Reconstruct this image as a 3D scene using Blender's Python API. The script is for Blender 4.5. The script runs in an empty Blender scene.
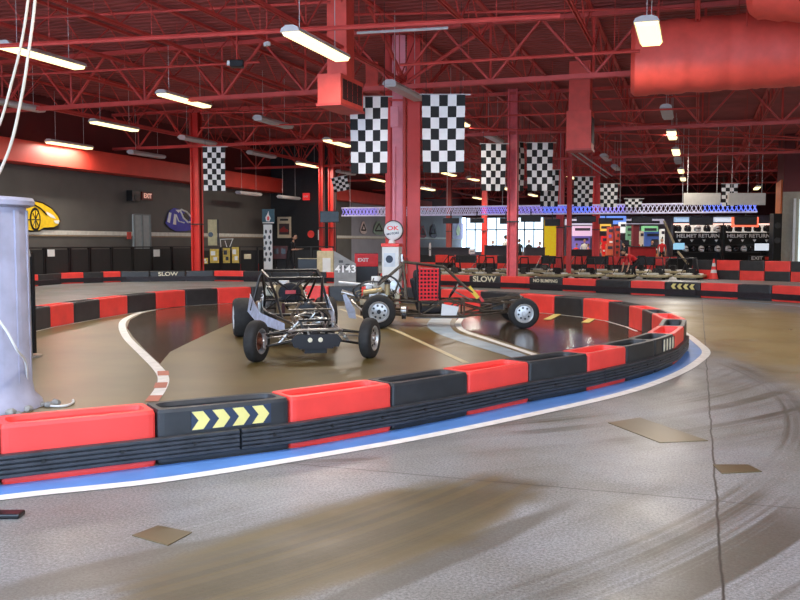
import bpy, bmesh, math, random
from mathutils import Vector, Matrix
random.seed(7)
S = bpy.context.scene
COL = S.collection
PI = math.pi
F_PX = 880.0
TH = math.atan(297/880); PIT = math.atan(58/880); H = 1.6

# ---------- picking points in the place (camera stands at 0,0,1.6) ----------
def ray(px, py):
    u = (px-400)/F_PX; v = (300-py)/F_PX
    return u, math.cos(PIT)+v*math.sin(PIT), -math.sin(PIT)+v*math.cos(PIT)
def W(xc, D, z): return Vector((xc*math.cos(TH)-D*math.sin(TH), xc*math.sin(TH)+D*math.cos(TH), z))
def G(px, py, z=0.0):            # point on the level z seen at the pixel
    u, f, U = ray(px, py); t = (z-H)/U
    return W(u*t, f*t, z)
def PD(px, py, D):               # point at forward distance D
    u, f, U = ray(px, py); t = D/f
    return W(u*t, D, H+U*t)
def XY(px, Y):                   # x on the plane y=Y
    return Y*math.tan(math.atan((px-400)/F_PX)-TH)
def YX(px, X):                   # y on the plane x=X
    return X/math.tan(math.atan((px-400)/F_PX)-TH)

# ---------- materials ----------
def lin(c):
    r = []
    for v in c:
        v /= 255.0
        r.append(v/12.92 if v <= .04045 else ((v+.055)/1.055)**2.4)
    return (*r, 1)
MATS = {}
def mat(name, c, rough=.5, metal=0.0, var=.12, scale=6.0, bump=0.0, emit=None, es=0.0, spec=.5):
    if name in MATS: return MATS[name]
    m = bpy.data.materials.new(name); m.use_nodes = True
    n = m.node_tree.nodes; l = m.node_tree.links; b = n['Principled BSDF']
    col = lin(c)
    b.inputs['Roughness'].default_value = rough; b.inputs['Metallic'].default_value = metal
    b.inputs['Specular IOR Level'].default_value = spec
    tc = n.new('ShaderNodeTexCoord'); no = n.new('ShaderNodeTexNoise')
    no.inputs['Scale'].default_value = scale; no.inputs['Detail'].default_value = 4
    l.new(tc.outputs['Object'], no.inputs['Vector'])
    rp = n.new('ShaderNodeValToRGB')
    rp.color_ramp.elements[0].position = .3; rp.color_ramp.elements[1].position = .7
    rp.color_ramp.elements[0].color = tuple(max(0, v*(1-var)) for v in col[:3])+(1,)
    rp.color_ramp.elements[1].color = tuple(min(1, v*(1+var)) for v in col[:3])+(1,)
    l.new(no.outputs['Fac'], rp.inputs['Fac']); l.new(rp.outputs['Color'], b.inputs['Base Color'])
    if bump:
        bp = n.new('ShaderNodeBump'); bp.inputs['Strength'].default_value = bump
        l.new(no.outputs['Fac'], bp.inputs['Height']); l.new(bp.outputs['Normal'], b.inputs['Normal'])
    if emit:
        b.inputs['Emission Color'].default_value = lin(emit); b.inputs['Emission Strength'].default_value = es
    MATS[name] = m; return m
RED = mat('barrier_red', (246,70,62), .40, var=.10, scale=3)
BLK = mat('barrier_black', (46,47,49), .40, var=.25, scale=5)
RIML = mat('rub_rail_rubber', (52,54,58), .42, var=.3, scale=9, bump=.1)
STEEL = mat('structure_red', (202,68,60), .5, var=.15, scale=2)
STEELD = mat('deck_maroon', (156,70,64), .65, var=.25, scale=.8)
COLR = mat('column_red', (222,62,54), .42, var=.08, scale=2)
PINK = mat('column_pink', (244,150,160), .5, var=.06)
DUCT = mat('duct_red', (232,84,70), .55, var=.12, scale=3, bump=.25)
TYRE = mat('tyre_rubber', (38,37,36), .75, var=.3, scale=18)
TUBE = mat('frame_black', (26,25,25), .35, var=.2)
TUBEB = mat('frame_bronze', (88,78,66), .38, .4, var=.35, scale=14)
CHROME = mat('bare_metal', (190,188,184), .28, .85, var=.15, scale=20)
SILV = mat('rim_silver', (190,190,188), .35, .6, var=.12)
WHITE = mat('white_plastic', (228,228,226), .45, var=.05)
CREAM = mat('cream_plastic', (205,190,150), .5, var=.15)
PAINTW = mat('line_white', (240,240,236), .45, var=.12, scale=8)
PAINTB = mat('kerb_blue', (96,146,218), .4, var=.12, scale=2.5)
PAINTP = mat('kerb_pale_blue', (150,170,185), .35, var=.2, scale=3)
DECAL = mat('decal_yellow', (232,215,130), .5, var=.06)
DECALW = mat('decal_white', (226,218,190), .5, var=.05)
NAVY = mat('decal_navy', (44,56,78), .45, var=.1)
DGREY = mat('dark_grey', (52,50,50), .5, var=.15)
BLACK = mat('black_gloss', (18,18,20), .3, var=.2)
CLOTHB = mat('black_fabric', (24,25,32), .85, var=.2)
GREYP = mat('post_lilac_grey', (176,178,200), .45, var=.14, scale=5, bump=.08)
LENS = mat('lamp_lit', (255,246,215), .5, emit=(255,232,165), es=2.2, var=0)
LENSN = mat('lamp_near_lit', (255,246,215), .5, emit=(255,230,150), es=2.6, var=0)
LENSO = mat('lamp_unlit', (200,192,190), .4, var=.05)
TAN = mat('tan_pad', (120,100,70), .8, var=.2)

# ---------- mesh builder ----------
class MB:
    def __init__(s): s.bm = bmesh.new(); s.mi = 0
    def box(s, c, size, rz=0, M=None, mi=0, bevel=0):
        r = bmesh.ops.create_cube(s.bm, size=1)
        m = Matrix.Translation(Vector(c)) @ Matrix.Rotation(rz, 4, 'Z') @ Matrix.Diagonal((*size, 1))
        if M is not None: m = M @ m
        bmesh.ops.transform(s.bm, matrix=m, verts=r['verts'])
        fs = set(f for v in r['verts'] for f in v.link_faces)
        for f in fs: f.material_index = mi
        if bevel:
            es = list(set(e for v in r['verts'] for e in v.link_edges))
            rr = bmesh.ops.bevel(s.bm, geom=es, offset=bevel, segments=2, affect='EDGES', profile=.5)
            for f in rr['faces']: f.material_index = mi
        return s
    def cyl(s, a, b, r, r2=None, seg=16, mi=0, caps=True):
        a = Vector(a); b = Vector(b); d = b-a
        if d.length < 1e-6: return s
        r2 = r if r2 is None else r2
        o = bmesh.ops.create_cone(s.bm, cap_ends=caps, segments=seg, radius1=r, radius2=r2, depth=d.length)
        m = Matrix.Translation((a+b)/2) @ d.to_track_quat('Z', 'Y').to_matrix().to_4x4()
        bmesh.ops.transform(s.bm, matrix=m, verts=o['verts'])
        for f in set(f for v in o['verts'] for f in v.link_faces): f.material_index = mi
        return s
    def sph(s, c, r, sc=(1,1,1), seg=12, mi=0, M=None):
        o = bmesh.ops.create_uvsphere(s.bm, u_segments=seg, v_segments=max(6, seg//2+2), radius=r)
        m = Matrix.Translation(Vector(c)) @ Matrix.Diagonal((*sc, 1))
        if M is not None: m = M @ m
        bmesh.ops.transform(s.bm, matrix=m, verts=o['verts'])
        for f in set(f for v in o['verts'] for f in v.link_faces): f.material_index = mi
        return s
    def tube(s, pts, r, seg=8, mi=0, closed=False):
        P = [Vector(p) for p in pts]; n = len(P)
        rings = []; up = None
        for i in range(n):
            if closed: t = (P[(i+1) % n]-P[i-1]).normalized()
            elif i == 0: t = (P[1]-P[0]).normalized()
            elif i == n-1: t = (P[-1]-P[-2]).normalized()
            else: t = ((P[i+1]-P[i]).normalized()+(P[i]-P[i-1]).normalized()).normalized()
            if up is None:
                up = Vector((0,0,1)) if abs(t.z) < .9 else Vector((1,0,0))
            x = up.cross(t).normalized(); y = t.cross(x).normalized(); up = y
            k = 1.0
            if 0 < i < n-1 and not closed:
                c = (P[i+1]-P[i]).normalized().dot(t); k = 1/max(.5, c)
            rr = r[i] if isinstance(r, (list, tuple)) else r
            rings.append([s.bm.verts.new(P[i]+(x*math.cos(2*PI*j/seg)+y*math.sin(2*PI*j/seg))*rr*(k if True else 1)) for j in range(seg)])
        rng = range(n) if closed else range(n-1)
        for i in rng:
            A = rings[i]; B = rings[(i+1) % n]
            for j in range(seg):
                f = s.bm.faces.new((A[j], A[(j+1) % seg], B[(j+1) % seg], B[j])); f.material_index = mi
        if not closed:
            for R, rev in ((rings[0], True), (rings[-1], False)):
                f = s.bm.faces.new(R[::-1] if rev else R); f.material_index = mi
        return s
    def lathe(s, prof, c=(0,0,0), axis='Z', seg=28, mi=0, caps=(1,1)):   # prof: list of (r, h)
        rings = []
        for r, h in prof:
            ring = []
            for j in range(seg):
                a = 2*PI*j/seg; x = math.cos(a)*r; y = math.sin(a)*r
                p = Vector((x, y, h)) if axis == 'Z' else Vector((x, h, y))
                ring.append(s.bm.verts.new(p+Vector(c)))
            rings.append(ring)
        for A, B in zip(rings, rings[1:]):
            for j in range(seg):
                try:
                    f = s.bm.faces.new((A[j], A[(j+1) % seg], B[(j+1) % seg], B[j])); f.material_index = mi
                except ValueError: pass
        for R, cp in zip((rings[0], rings[-1]), caps):
            if cp: f = s.bm.faces.new(R); f.material_index = mi
        return s
    def prism(s, poly, z0, z1, mi=0, M=None):                # polygon in xy extruded in z
        lo = [s.bm.verts.new((p[0], p[1], z0)) for p in poly]
        hi = [s.bm.verts.new((p[0], p[1], z1)) for p in poly]
        fs = [s.bm.faces.new(lo[::-1]), s.bm.faces.new(hi)]
        n = len(poly)
        for i in range(n): fs.append(s.bm.faces.new((lo[i], lo[(i+1) % n], hi[(i+1) % n], hi[i])))
        for f in fs: f.material_index = mi
        if M is not None: bmesh.ops.transform(s.bm, matrix=M, verts=lo+hi)
        return s
    def quad(s, a, b, c, d, mi=0):
        f = s.bm.faces.new([s.bm.verts.new(Vector(p)) for p in (a, b, c, d)]); f.material_index = mi; return s
    def build(s, name, mats, parent=None, loc=None, rz=0, smooth=False, **kw):
        bmesh.ops.recalc_face_normals(s.bm, faces=s.bm.faces[:])
        me = bpy.data.meshes.new(name); s.bm.to_mesh(me); s.bm.free()
        for m in (mats if isinstance(mats, (list, tuple)) else [mats]): me.materials.append(m)
        if smooth:
            for p in me.polygons: p.use_smooth = True
            try: me.set_sharp_from_angle(angle=math.radians(40))
            except Exception: pass
        o = bpy.data.objects.new(name, me); COL.objects.link(o)
        if parent: o.parent = parent
        if loc is not None: o.location = loc
        o.rotation_euler.z = rz
        for k, v in kw.items(): o[k] = v
        return o
def empty(name, loc, rz=0, **kw):
    o = bpy.data.objects.new(name, None); COL.objects.link(o); o.location = loc; o.rotation_euler.z = rz
    o.empty_display_size = .2
    for k, v in kw.items(): o[k] = v
    return o
def copy_tree(o, parent=None):
    c = o.copy(); COL.objects.link(c)
    if parent: c.parent = parent
    for ch in list(o.children): copy_tree(ch, c)
    return c
def recenter(o):                    # origin of a world-built mesh to its base centre
    vs = [v.co for v in o.data.vertices]
    c = Vector(((min(v.x for v in vs)+max(v.x for v in vs))/2, (min(v.y for v in vs)+max(v.y for v in vs))/2, min(v.z for v in vs)))
    o.data.transform(Matrix.Translation(-c)); o.location = c
    return o
def text_mesh(name, body, size, m, parent, M, depth=.004, sx=1.0):
    cu = bpy.data.curves.new(name, 'FONT'); cu.body = body; cu.size = size
    cu.align_x = 'CENTER'; cu.align_y = 'CENTER'; cu.extrude = depth; cu.offset = size*.022
    t = bpy.data.objects.new('tmp', cu); COL.objects.link(t)
    bpy.context.view_layer.update()
    me = bpy.data.meshes.new_from_object(t.evaluated_get(bpy.context.evaluated_depsgraph_get()))
    bpy.data.objects.remove(t)
    me.transform(M @ Matrix.Diagonal((sx,1,1,1)))
    me.materials.clear(); me.materials.append(m)
    o = bpy.data.objects.new(name, me); COL.objects.link(o)
    if parent: o.parent = parent
    return o
def face_matrix(p, right, up=Vector((0,0,1))):   # text lies in (right, up)
    right = right.normalized(); nrm = right.cross(up).normalized()
    M = Matrix((right, up, nrm)).transposed().to_4x4(); M.translation = p
    return M
ORD = ['first','second','third','fourth','fifth','sixth','seventh','eighth','ninth','tenth','eleventh','twelfth','thirteenth','fourteenth','fifteenth','sixteenth','seventeenth','eighteenth','nineteenth','twentieth','twenty-first','twenty-second','twenty-third','twenty-fourth']

# =====================================================================
# CAMERA, WORLD
# =====================================================================
cam = bpy.data.objects.new('camera', bpy.data.cameras.new('camera')); COL.objects.link(cam)
cam.data.sensor_width = 36; cam.data.lens = 36*F_PX/800; cam.data.clip_end = 300
cam.location = (0,0,H); cam.rotation_euler = (PI/2-PIT, 0, TH)
S.camera = cam
wd = bpy.data.worlds.new('daylight'); S.world = wd; wd.use_nodes = True
wd.node_tree.nodes['Background'].inputs[0].default_value = (.56,.74,1,1)
wd.node_tree.nodes['Background'].inputs[1].default_value = 6.5
S.view_settings.view_transform = 'Standard'; S.view_settings.look = 'None'
S.view_settings.exposure = 0.0; S.view_settings.gamma = 1
S.view_settings.use_curve_mapping = False

# =====================================================================
# SETTING
# =====================================================================
XL, XR, YB, YF, ZC = -24.0, 14.0, 92.0, -3.5, 7.2
def floor_mat():
    m = bpy.data.materials.new('sealed_concrete'); m.use_nodes = True
    n = m.node_tree.nodes; l = m.node_tree.links; b = n['Principled BSDF']
    g = n.new('ShaderNodeNewGeometry')
    def noise(scale, detail=5, rough=.6, vec=None):
        x = n.new('ShaderNodeTexNoise'); x.inputs['Scale'].default_value = scale
        x.inputs['Detail'].default_value = detail; x.inputs['Roughness'].default_value = rough
        l.new(vec or g.outputs['Position'], x.inputs['Vector']); return x.outputs['Fac']
    def ramp(fac, stops):
        r = n.new('ShaderNodeValToRGB'); e = r.color_ramp.elements
        e[0].position, e[0].color = stops[0]; e[1].position, e[1].color = stops[-1]
        for p, c in stops[1:-1]:
            k = e.new(p); k.color = c
        l.new(fac, r.inputs['Fac']); return r.outputs['Color']
    def mix(fac, a, c, mode='MIX'):
        x = n.new('ShaderNodeMix'); x.data_type = 'RGBA'; x.blend_type = mode
        if isinstance(fac, float): x.inputs[0].default_value = fac
        else: l.new(fac, x.inputs[0])
        for i, v in ((6, a), (7, c)):
            if isinstance(v, tuple): x.inputs[i].default_value = v
            else: l.new(v, x.inputs[i])
        return x.outputs[2]
    def math_(op, a, b2=0.0, clamp=False):
        x = n.new('ShaderNodeMath'); x.operation = op; x.use_clamp = clamp
        for i, v in ((0, a), (1, b2)):
            if isinstance(v, (float, int)): x.inputs[i].default_value = v
            else: l.new(v, x.inputs[i])
        return x.outputs[0]
    gy = lambda v: (v, v, v, 1)
    # concrete: grey dusty with patches of olive rubbed-in rubber
    base = ramp(noise(.55, 6, .6), [(.30, lin((122,121,112))), (.5, lin((140,141,140))), (.7, lin((154,157,162)))])
    speck = ramp(noise(60, 3, .85), [(.36, gy(.38)), (.62, gy(1.36))])
    base = mix(.85, base, speck, 'MULTIPLY')
    # rubber arcs round the outside of the bend: rings about the bend's centre
    def arcs(cx, cy, r0, r1, freq, seed, lo, hi):
        sub = n.new('ShaderNodeVectorMath'); sub.operation = 'DISTANCE'
        l.new(g.outputs['Position'], sub.inputs[0]); sub.inputs[1].default_value = (cx, cy, 0)
        d = sub.outputs['Value']
        cmb = n.new('ShaderNodeCombineXYZ'); l.new(math_('MULTIPLY', d, freq), cmb.inputs[0]); cmb.inputs[1].default_value = seed
        st = ramp(noise(1.0, 4, .7, cmb.outputs[0]), [(lo, gy(0)), (hi, gy(1))])
        m1 = n.new('ShaderNodeMapRange'); m1.interpolation_type = 'SMOOTHSTEP'; l.new(d, m1.inputs[0]); m1.inputs[1].default_value = r0; m1.inputs[2].default_value = r0+1.0
        m2 = n.new('ShaderNodeMapRange'); m2.interpolation_type = 'SMOOTHSTEP'; l.new(d, m2.inputs[0]); m2.inputs[1].default_value = r1-1.2; m2.inputs[2].default_value = r1; m2.inputs[3].default_value = 1; m2.inputs[4].default_value = 0
        return math_('MULTIPLY', math_('MULTIPLY', st, m1.outputs[0]), m2.outputs[0])
    patch = ramp(noise(.33, 3, .5), [(.44, gy(.15)), (.54, gy(1))])
    a1 = math_('MULTIPLY', arcs(-6.5, 13.5, 6.6, 9.6, 5.5, 3.1, .48, .60), patch, True)
    a2 = math_('MULTIPLY', arcs(-8.6, 9.2, 8.7, 15.5, 4.2, 8.7, .48, .58), patch, True)
    rub = math_('MAXIMUM', a1, a2)
    base = mix(math_('MULTIPLY', rub, .80, True), base, lin((74,69,52)))
    # big olive dark worn zone in front, left of the crack; tan blobs paint warm lamplight
    def blob(cx, cy, rx, ry, rot, soft):
        mp = n.new('ShaderNodeMapping'); mp.vector_type = 'TEXTURE'
        mp.inputs['Location'].default_value = (cx, cy, 0); mp.inputs['Rotation'].default_value = (0,0,rot); mp.inputs['Scale'].default_value = (rx, ry, 1)
        l.new(g.outputs['Position'], mp.inputs['Vector'])
        ln = n.new('ShaderNodeVectorMath'); ln.operation = 'LENGTH'; l.new(mp.outputs[0], ln.inputs[0])
        w = math_('ADD', ln.outputs['Value'], math_('MULTIPLY', math_('SUBTRACT', noise(1.6, 4), .5), .5))
        mr = n.new('ShaderNodeMapRange'); l.new(w, mr.inputs[0]); mr.inputs[1].default_value = 1-soft; mr.inputs[2].default_value = 1; mr.inputs[3].default_value = 1; mr.inputs[4].default_value = 0; mr.interpolation_type = 'SMOOTHSTEP'
        return mr.outputs[0]
    for (cx, cy, rx, ry, rot, col, k) in WEAR_AND_LAMPLIGHT:
        base = mix(math_('MULTIPLY', blob(cx, cy, rx, ry, rot, .35), k), base, lin(col))
    sw = blob(-1.72, 4.45, .60, 1.7, -.42, .25)
    base = mix(math_('MULTIPLY', math_('MULTIPLY', sw, arcs(-9.9, 8.1, 6.5, 12, 9.0, 5.2, .44, .56)), .55), base, lin((112,98,64)))
    base = mix(math_('MULTIPLY', math_('MULTIPLY', blob(-2.2, 4.0, 1.3, 1.7, -.5, .8), arcs(-9.9, 8.1, 5.5, 12, 6.0, 2.2, .48, .62)), .45), base, lin((90,88,80)))
    # joints in the slab: one long along y, some across
    sp = n.new('ShaderNodeSeparateXYZ'); l.new(g.outputs['Position'], sp.inputs[0])
    wob = math_('MULTIPLY', math_('SUBTRACT', noise(2.0, 3), .5), .05)
    dx = math_('ABSOLUTE', math_('ADD', math_('SUBTRACT', sp.outputs[0], .145), wob))
    crack = n.new('ShaderNodeMapRange'); l.new(dx, crack.inputs[0]); crack.inputs[1].default_value = .003; crack.inputs[2].default_value = .011; crack.inputs[3].default_value = 1; crack.inputs[4].default_value = 0
    ymod = math_('ABSOLUTE', math_('ADD', math_('SUBTRACT', math_('MODULO', math_('ADD', sp.outputs[1], 20.0+YJ), 6.0), 3.0), wob))
    c2 = n.new('ShaderNodeMapRange'); l.new(ymod, c2.inputs[0]); c2.inputs[1].default_value = .004; c2.inputs[2].default_value = .010; c2.inputs[3].default_value = .7; c2.inputs[4].default_value = 0
    cr = math_('MAXIMUM', crack.outputs[0], c2.outputs[0])
    base = mix(cr, base, lin((40,38,34)))
    l.new(base, b.inputs['Base Color'])
    rr = ramp(noise(.8, 5), [(.35, gy(.32)), (.65, gy(.52))])
    rr2 = math_('ADD', rr, math_('MULTIPLY', rub, -.06))
    l.new(rr2, b.inputs['Roughness'])
    bp = n.new('ShaderNodeBump'); bp.inputs['Strength'].default_value = .10; bp.inputs['Distance'].default_value = .01
    l.new(noise(22, 4), bp.inputs['Height']); l.new(bp.outputs[0], b.inputs['Normal'])
    return m
WEAR_AND_LAMPLIGHT = [(-1.72,4.45,.62,1.75,-.42,(80,72,50),.93), (-1.2,4.2,.13,1.5,-.40,(84,80,68),.7), (-2.55,3.7,.22,1.1,-.62,(98,92,76),.7), (1.6,13,1.2,5,.1,(150,134,92),.5), (.9,18,2.8,7.5,.2,(148,128,78),.85), (3.8,13,3.2,6.5,.2,(142,124,80),.75)]  # dark worn marks first, then tan tints standing for warm lamplight
YJ = 1.3
# floor as a thin slab
b = MB(); b.box(((XL+XR)/2, (YB+YF)/2, -.1), (XR-XL, YB-YF, .2)); fl = b.build('floor', floor_mat(), kind='structure')

# corrugated roof deck
b = MB(); y = YF; k = 0
prof = []
while y < YB:
    prof += [(y, ZC), (y+.10, ZC), (y+.14, ZC+.07), (y+.26, ZC+.07)]; y += .30
lo = [[b.bm.verts.new((x, yy, zz)) for yy, zz in prof] for x in (XL, XR)]
for i in range(len(prof)-1): b.bm.faces.new((lo[0][i], lo[0][i+1], lo[1][i+1], lo[1][i]))
hi = [[b.bm.verts.new((x, yy, ZC+.2)) for yy in (prof[0][0], prof[-1][0])] for x in (XL, XR)]
b.bm.faces.new((hi[0][0], hi[0][1], hi[1][1], hi[1][0]))
b.build('ceiling', STEELD, kind='structure')

WGREY = mat('wall_dark_grey', (88,84,80), .6, var=.1, scale=1.2)
WGREY2 = mat('wall_mid_grey', (150,150,162), .6, var=.06, scale=1.2)
WMAR = mat('wall_maroon', (104,38,36), .65, var=.12, scale=1)
WBLK = mat('wall_black', (30,29,31), .6, var=.15)
BEIGE = mat('wall_beige', (168,160,142), .6, var=.08)
ZW = 4.47
b = MB(); b.box((XL-.1, (YF+60)/2, ZW/2), (.2, 60-YF, ZW), mi=0); b.box((XL-.1, (60+YB)/2, ZW/2), (.2, YB-60, ZW), mi=2)
b.box((XL-.1, (YF+YB)/2, (ZW+ZC)/2+.09), (.2, YB-YF, ZC-ZW+.18), mi=1)
b.build('wall_left', [WGREY, WMAR, WGREY2], kind='structure')
b = MB(); b.box(((XL+XR)/2, YB+.1, 4.2+(ZC-4.2)/2), (XR-XL, .2, ZC-4.2), mi=0)
b.box(((XL+XR)/2, YB+.1, .25), (XR-XL, .2, .5), mi=1)
x0 = XY(543, YB); b.box(((x0+XR)/2, YB+.1, 2.35), (XR-x0, .2, 3.7), mi=1)
b.build('wall_back', [WMAR, mat('wall_pale_violet', (196,184,204), .6)], kind='structure')
b = MB(); b.box((XR+.1, (YF+YB)/2, ZC/2), (.2, YB-YF, ZC)); b.build('wall_right', BEIGE, kind='structure')
# black jutting wall at the left rear
YP = 47.2; xe = XY(335, YP)
b = MB(); b.box(((XL+xe)/2, YP+.15, ZC/2), (xe-XL, .3, ZC)); b.build('wall_rear_left', WBLK, kind='structure')
# beige pier with maroon above, right rear
YR = 50.0; xr = XY(781, YR)
b = MB(); b.box(((xr+XR)/2, YR+2, 2.1), (XR-xr, 4, 4.2), mi=0); b.box(((xr+XR)/2-.0, YR+2, 4.2+(ZC-4.2)/2), (XR-xr, 4, ZC-4.2), mi=1)
b.build('wall_rear_right', [BEIGE, WMAR], kind='structure')
xd0 = XY(796.5, YR)
ORANGE_LIT = mat('pier_orange_lit', (222,120,60), .6)  # orange light on the pier's side, painted as a coloured sheet
b = MB(); b.box((xr-.06, YR+1.8, 3.9), (.08, 3.2, 1.9)); b.build('pier_lit_face', ORANGE_LIT, kind='structure')
b = MB(); b.box((xd0+.8, YR-.04, 1.9), (1.5, .08, 3.8)); o = b.build('door_2', mat('bright_doorway', (220,235,235), .3, emit=(215,235,240), es=1.0), kind='structure')
b = MB(); b.box((xd0-.18, YR-.07, 1.9), (.12, .1, 3.9)); b.build('door_frame', WHITE, parent=o)
# red soffit duct running along the left wall
SOF = mat('soffit_red', (214,66,52), .5, var=.08, scale=1.5)
b = MB(); b.box((XL+.4, (YF+78)/2, ZW+.42), (.8, 78-YF, .82), bevel=.02)
b.build('wall_duct', SOF, label='long red rectangular duct running along the top of the left grey wall', category='duct')
# stripe on the left wall
for nm, z, hgt, m in (('trim_1', 1.97, .17, mat('stripe_white', (206,202,192), .5)), ('trim_2', 1.85, .05, mat('stripe_beige', (150,128,104), .5))):
    for (ya, yb) in ((YF, YP-.01), (YP+.35, YB)):
        b = MB(); b.box((XL+.015, (ya+yb)/2, z), (.03, yb-ya, hgt)); b.build(nm, m, kind='structure')
# grey door on the left wall
yd0, yd1 = YX(133, XL), YX(149, XL)
DOORM = mat('door_grey', (150,156,156), .45, var=.08)
b = MB(); b.box((XL+.05, (yd0+yd1)/2, 1.42), (.1, yd1-yd0, 2.84)); door = b.build('door_1', DOORM, kind='structure')
b = MB()
for yy in (yd0, (yd0+yd1)/2, yd1): b.box((XL+.12, yy, 1.42), (.05, .06, 2.84))
b.box((XL+.12, (yd0+yd1)/2, 2.84), (.05, yd1-yd0, .06)); b.build('door_frame', mat('door_frame_grey', (110,114,114), .4), parent=door)
b = MB(); b.box((XL+.16, (yd0+yd1)/2+.25, 1.1), (.06, .2, .04)); b.build('door_handle', CHROME, parent=door)
# storefront windows on the back wall
WINM = mat('window_daylight', (225,240,250), .2, emit=(205,232,252), es=2.2, var=.05, scale=.3)
WINF = mat('window_frame', (190,188,188), .5)
wxs = [466, 484, 508, 524, 543]
for i, (p0, p1) in enumerate(zip(wxs, wxs[1:])):
    a0, a1 = XY(p0, YB), XY(p1, YB)
    b = MB(); b.box(((a0+a1)/2, YB+.12, 2.35), (a1-a0, .04, 3.7)); w = b.build('window_%d' % (i+1), WINM, kind='structure')
    b = MB()
    for q in (a0, (a0+a1)/2, a1): b.box((q, YB+.02, 2.35), (.1, .12, 3.7))
    for zz in (.5, 2.9, 4.2): b.box(((a0+a1)/2, YB+.02, zz), (a1-a0, .12, .12))
    b.build('window_frame', WINF, parent=w)
# yellow panel, given emission so it looks brightly lit
a0, a1 = XY(544, YB), XY(556, YB)
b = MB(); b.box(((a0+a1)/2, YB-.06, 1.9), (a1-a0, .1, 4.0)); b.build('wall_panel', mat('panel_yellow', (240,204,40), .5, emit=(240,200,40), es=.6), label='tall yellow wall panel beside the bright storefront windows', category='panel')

# =====================================================================
# BARRIERS
# =====================================================================
BW, BH = .37, .40
def sup(t, n):
    c, s = math.cos(t), math.sin(t); r = (abs(c)**n+abs(s)**n)**(-1/n); return c*r, s*r
TS = []
for q in range(4):
    for j in (0, .18, .36, .43, .47, .5, .53, .57, .64, .82): TS.append(q*PI/2+j*PI/2)
def block(p0, p1, q1, q0, z0, name='barrier_block', hgt=BH, m=RED, **kw):
    # p0-p1 outer edge, q0-q1 inner edge
    c = (p0+p1+q0+q1)/4; b = MB()
    def bil(u, v):
        return (p0*(1-u)*(1-v)+p1*u*(1-v)+q1*u*v+q0*(1-u)*v)-c
    def loop(n, su, sv, z):
        L = []
        for t in TS:
            x, y = sup(t, n); P = bil(.5+x*.5*su, .5+y*.5*sv); L.append(b.bm.verts.new((P.x, P.y, z)))
        return L
    loops = [loop(12, .985, .97, .0), loop(16, .992, .99, .02), loop(16, .992, .99, hgt-.025), loop(14, .975, .95, hgt), loop(5, .90, .66, hgt), loop(5, .88, .60, hgt-.03), loop(5, .84, .52, hgt-.22)]
    for A, B in zip(loops, loops[1:]):
        for j in range(len(A)): b.bm.faces.new((A[j], A[(j+1) % len(A)], B[(j+1) % len(A)], B[j]))
    b.bm.faces.new(loops[0]); b.bm.faces.new(loops[-1])
    o = b.build(name, m, loc=(c.x, c.y, z0), **kw)
    return o
def V2(t): return Vector((t[0], t[1], 0))
def offset(P, w, side):
    out = []
    for i, p in enumerate(P):
        d = Vector((0,0,0))
        if i > 0: d += (P[i]-P[i-1]).normalized()
        if i < len(P)-1: d += (P[i+1]-P[i]).normalized()
        d.normalize(); n = Vector((-d.y, d.x, 0))*side
        out.append(p+n*w)
    return out
def ribbon(P, w, z0, z1, side, bm=None):   # grooved strip in front of polyline P
    b = bm or MB()
    R = 5; prof = []
    for i in range(R):
        a = z0+(z1-z0)*i/R; h2 = (z1-z0)/R
        prof += [(w*.72, a+.001), (w, a+h2*.25), (w, a+h2*.8), (w*.72, a+h2*.98)]
    prof = [(0, z0)]+prof+[(0, z1)]
    offs = {k: offset(P, k, side) for k in set(p[0] for p in prof)}
    rings = [[b.bm.verts.new((offs[wv][i].x, offs[wv][i].y, z)) for wv, z in prof] for i in range(len(P))]
    n = len(prof)
    for A, B in zip(rings, rings[1:]):
        for j in range(n): b.bm.faces.new((A[j], A[(j+1) % n], B[(j+1) % n], B[j]))
    b.bm.faces.new(rings[0]); b.bm.faces.new(rings[-1])
    return b
def arrows(parent, pa, pb, out, z, h, n, m, flip=False, slant=False, back=NAVY, plate=True):
    # chevrons on the face pa->pb (world), out = outward normal; parent located at its own loc
    off = parent.location
    r = (pb-pa).normalized(); L = (pb-pa).length; mid = (pa+pb)/2
    M = Matrix((r, Vector((0,0,1)), out.normalized())).transposed().to_4x4()
    M.translation = Vector((mid.x, mid.y, z))-Vector((off.x, off.y, 0))+out.normalized()*.002
    if plate:
        b = MB(); b.prism([(-L/2,-h/2),(L/2,-h/2),(L/2,h/2),(-L/2,h/2)], .0, .006, M=M); b.build('decal_plate', back, parent=parent)
    b = MB(); w = L/n; s = -1 if flip else 1
    for i in range(n):
        x = -L/2+w*(i+.02)
        if slant: poly = [(x+.02, -h*.46), (x+w*.5, -h*.46), (x+w*.62, 0), (x+w*.5, h*.46), (x+.02, h*.46), (x+w*.14, 0)]
        else: poly = [(x, -h*.46), (x+w*.55, -h*.46), (x+w*.88, 0), (x+w*.55, h*.46), (x, h*.46), (x+w*.33, 0)]
        if flip: poly = [(-px, py) for px, py in poly][::-1]
        b.prism(poly, .006, .010, M=M)
    b.build('arrow_decal', m, parent=parent)
def face_text(parent, pa, pb, out, z, body, size, m, sx=1.0):
    off = parent.location; r = (pb-pa).normalized(); mid = (pa+pb)/2
    M = face_matrix(Vector((mid.x, mid.y, z))-Vector((off.x, off.y, 0))+out.normalized()*.008, r)
    text_mesh('lettering', body, size, m, parent, M, sx=sx)

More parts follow.
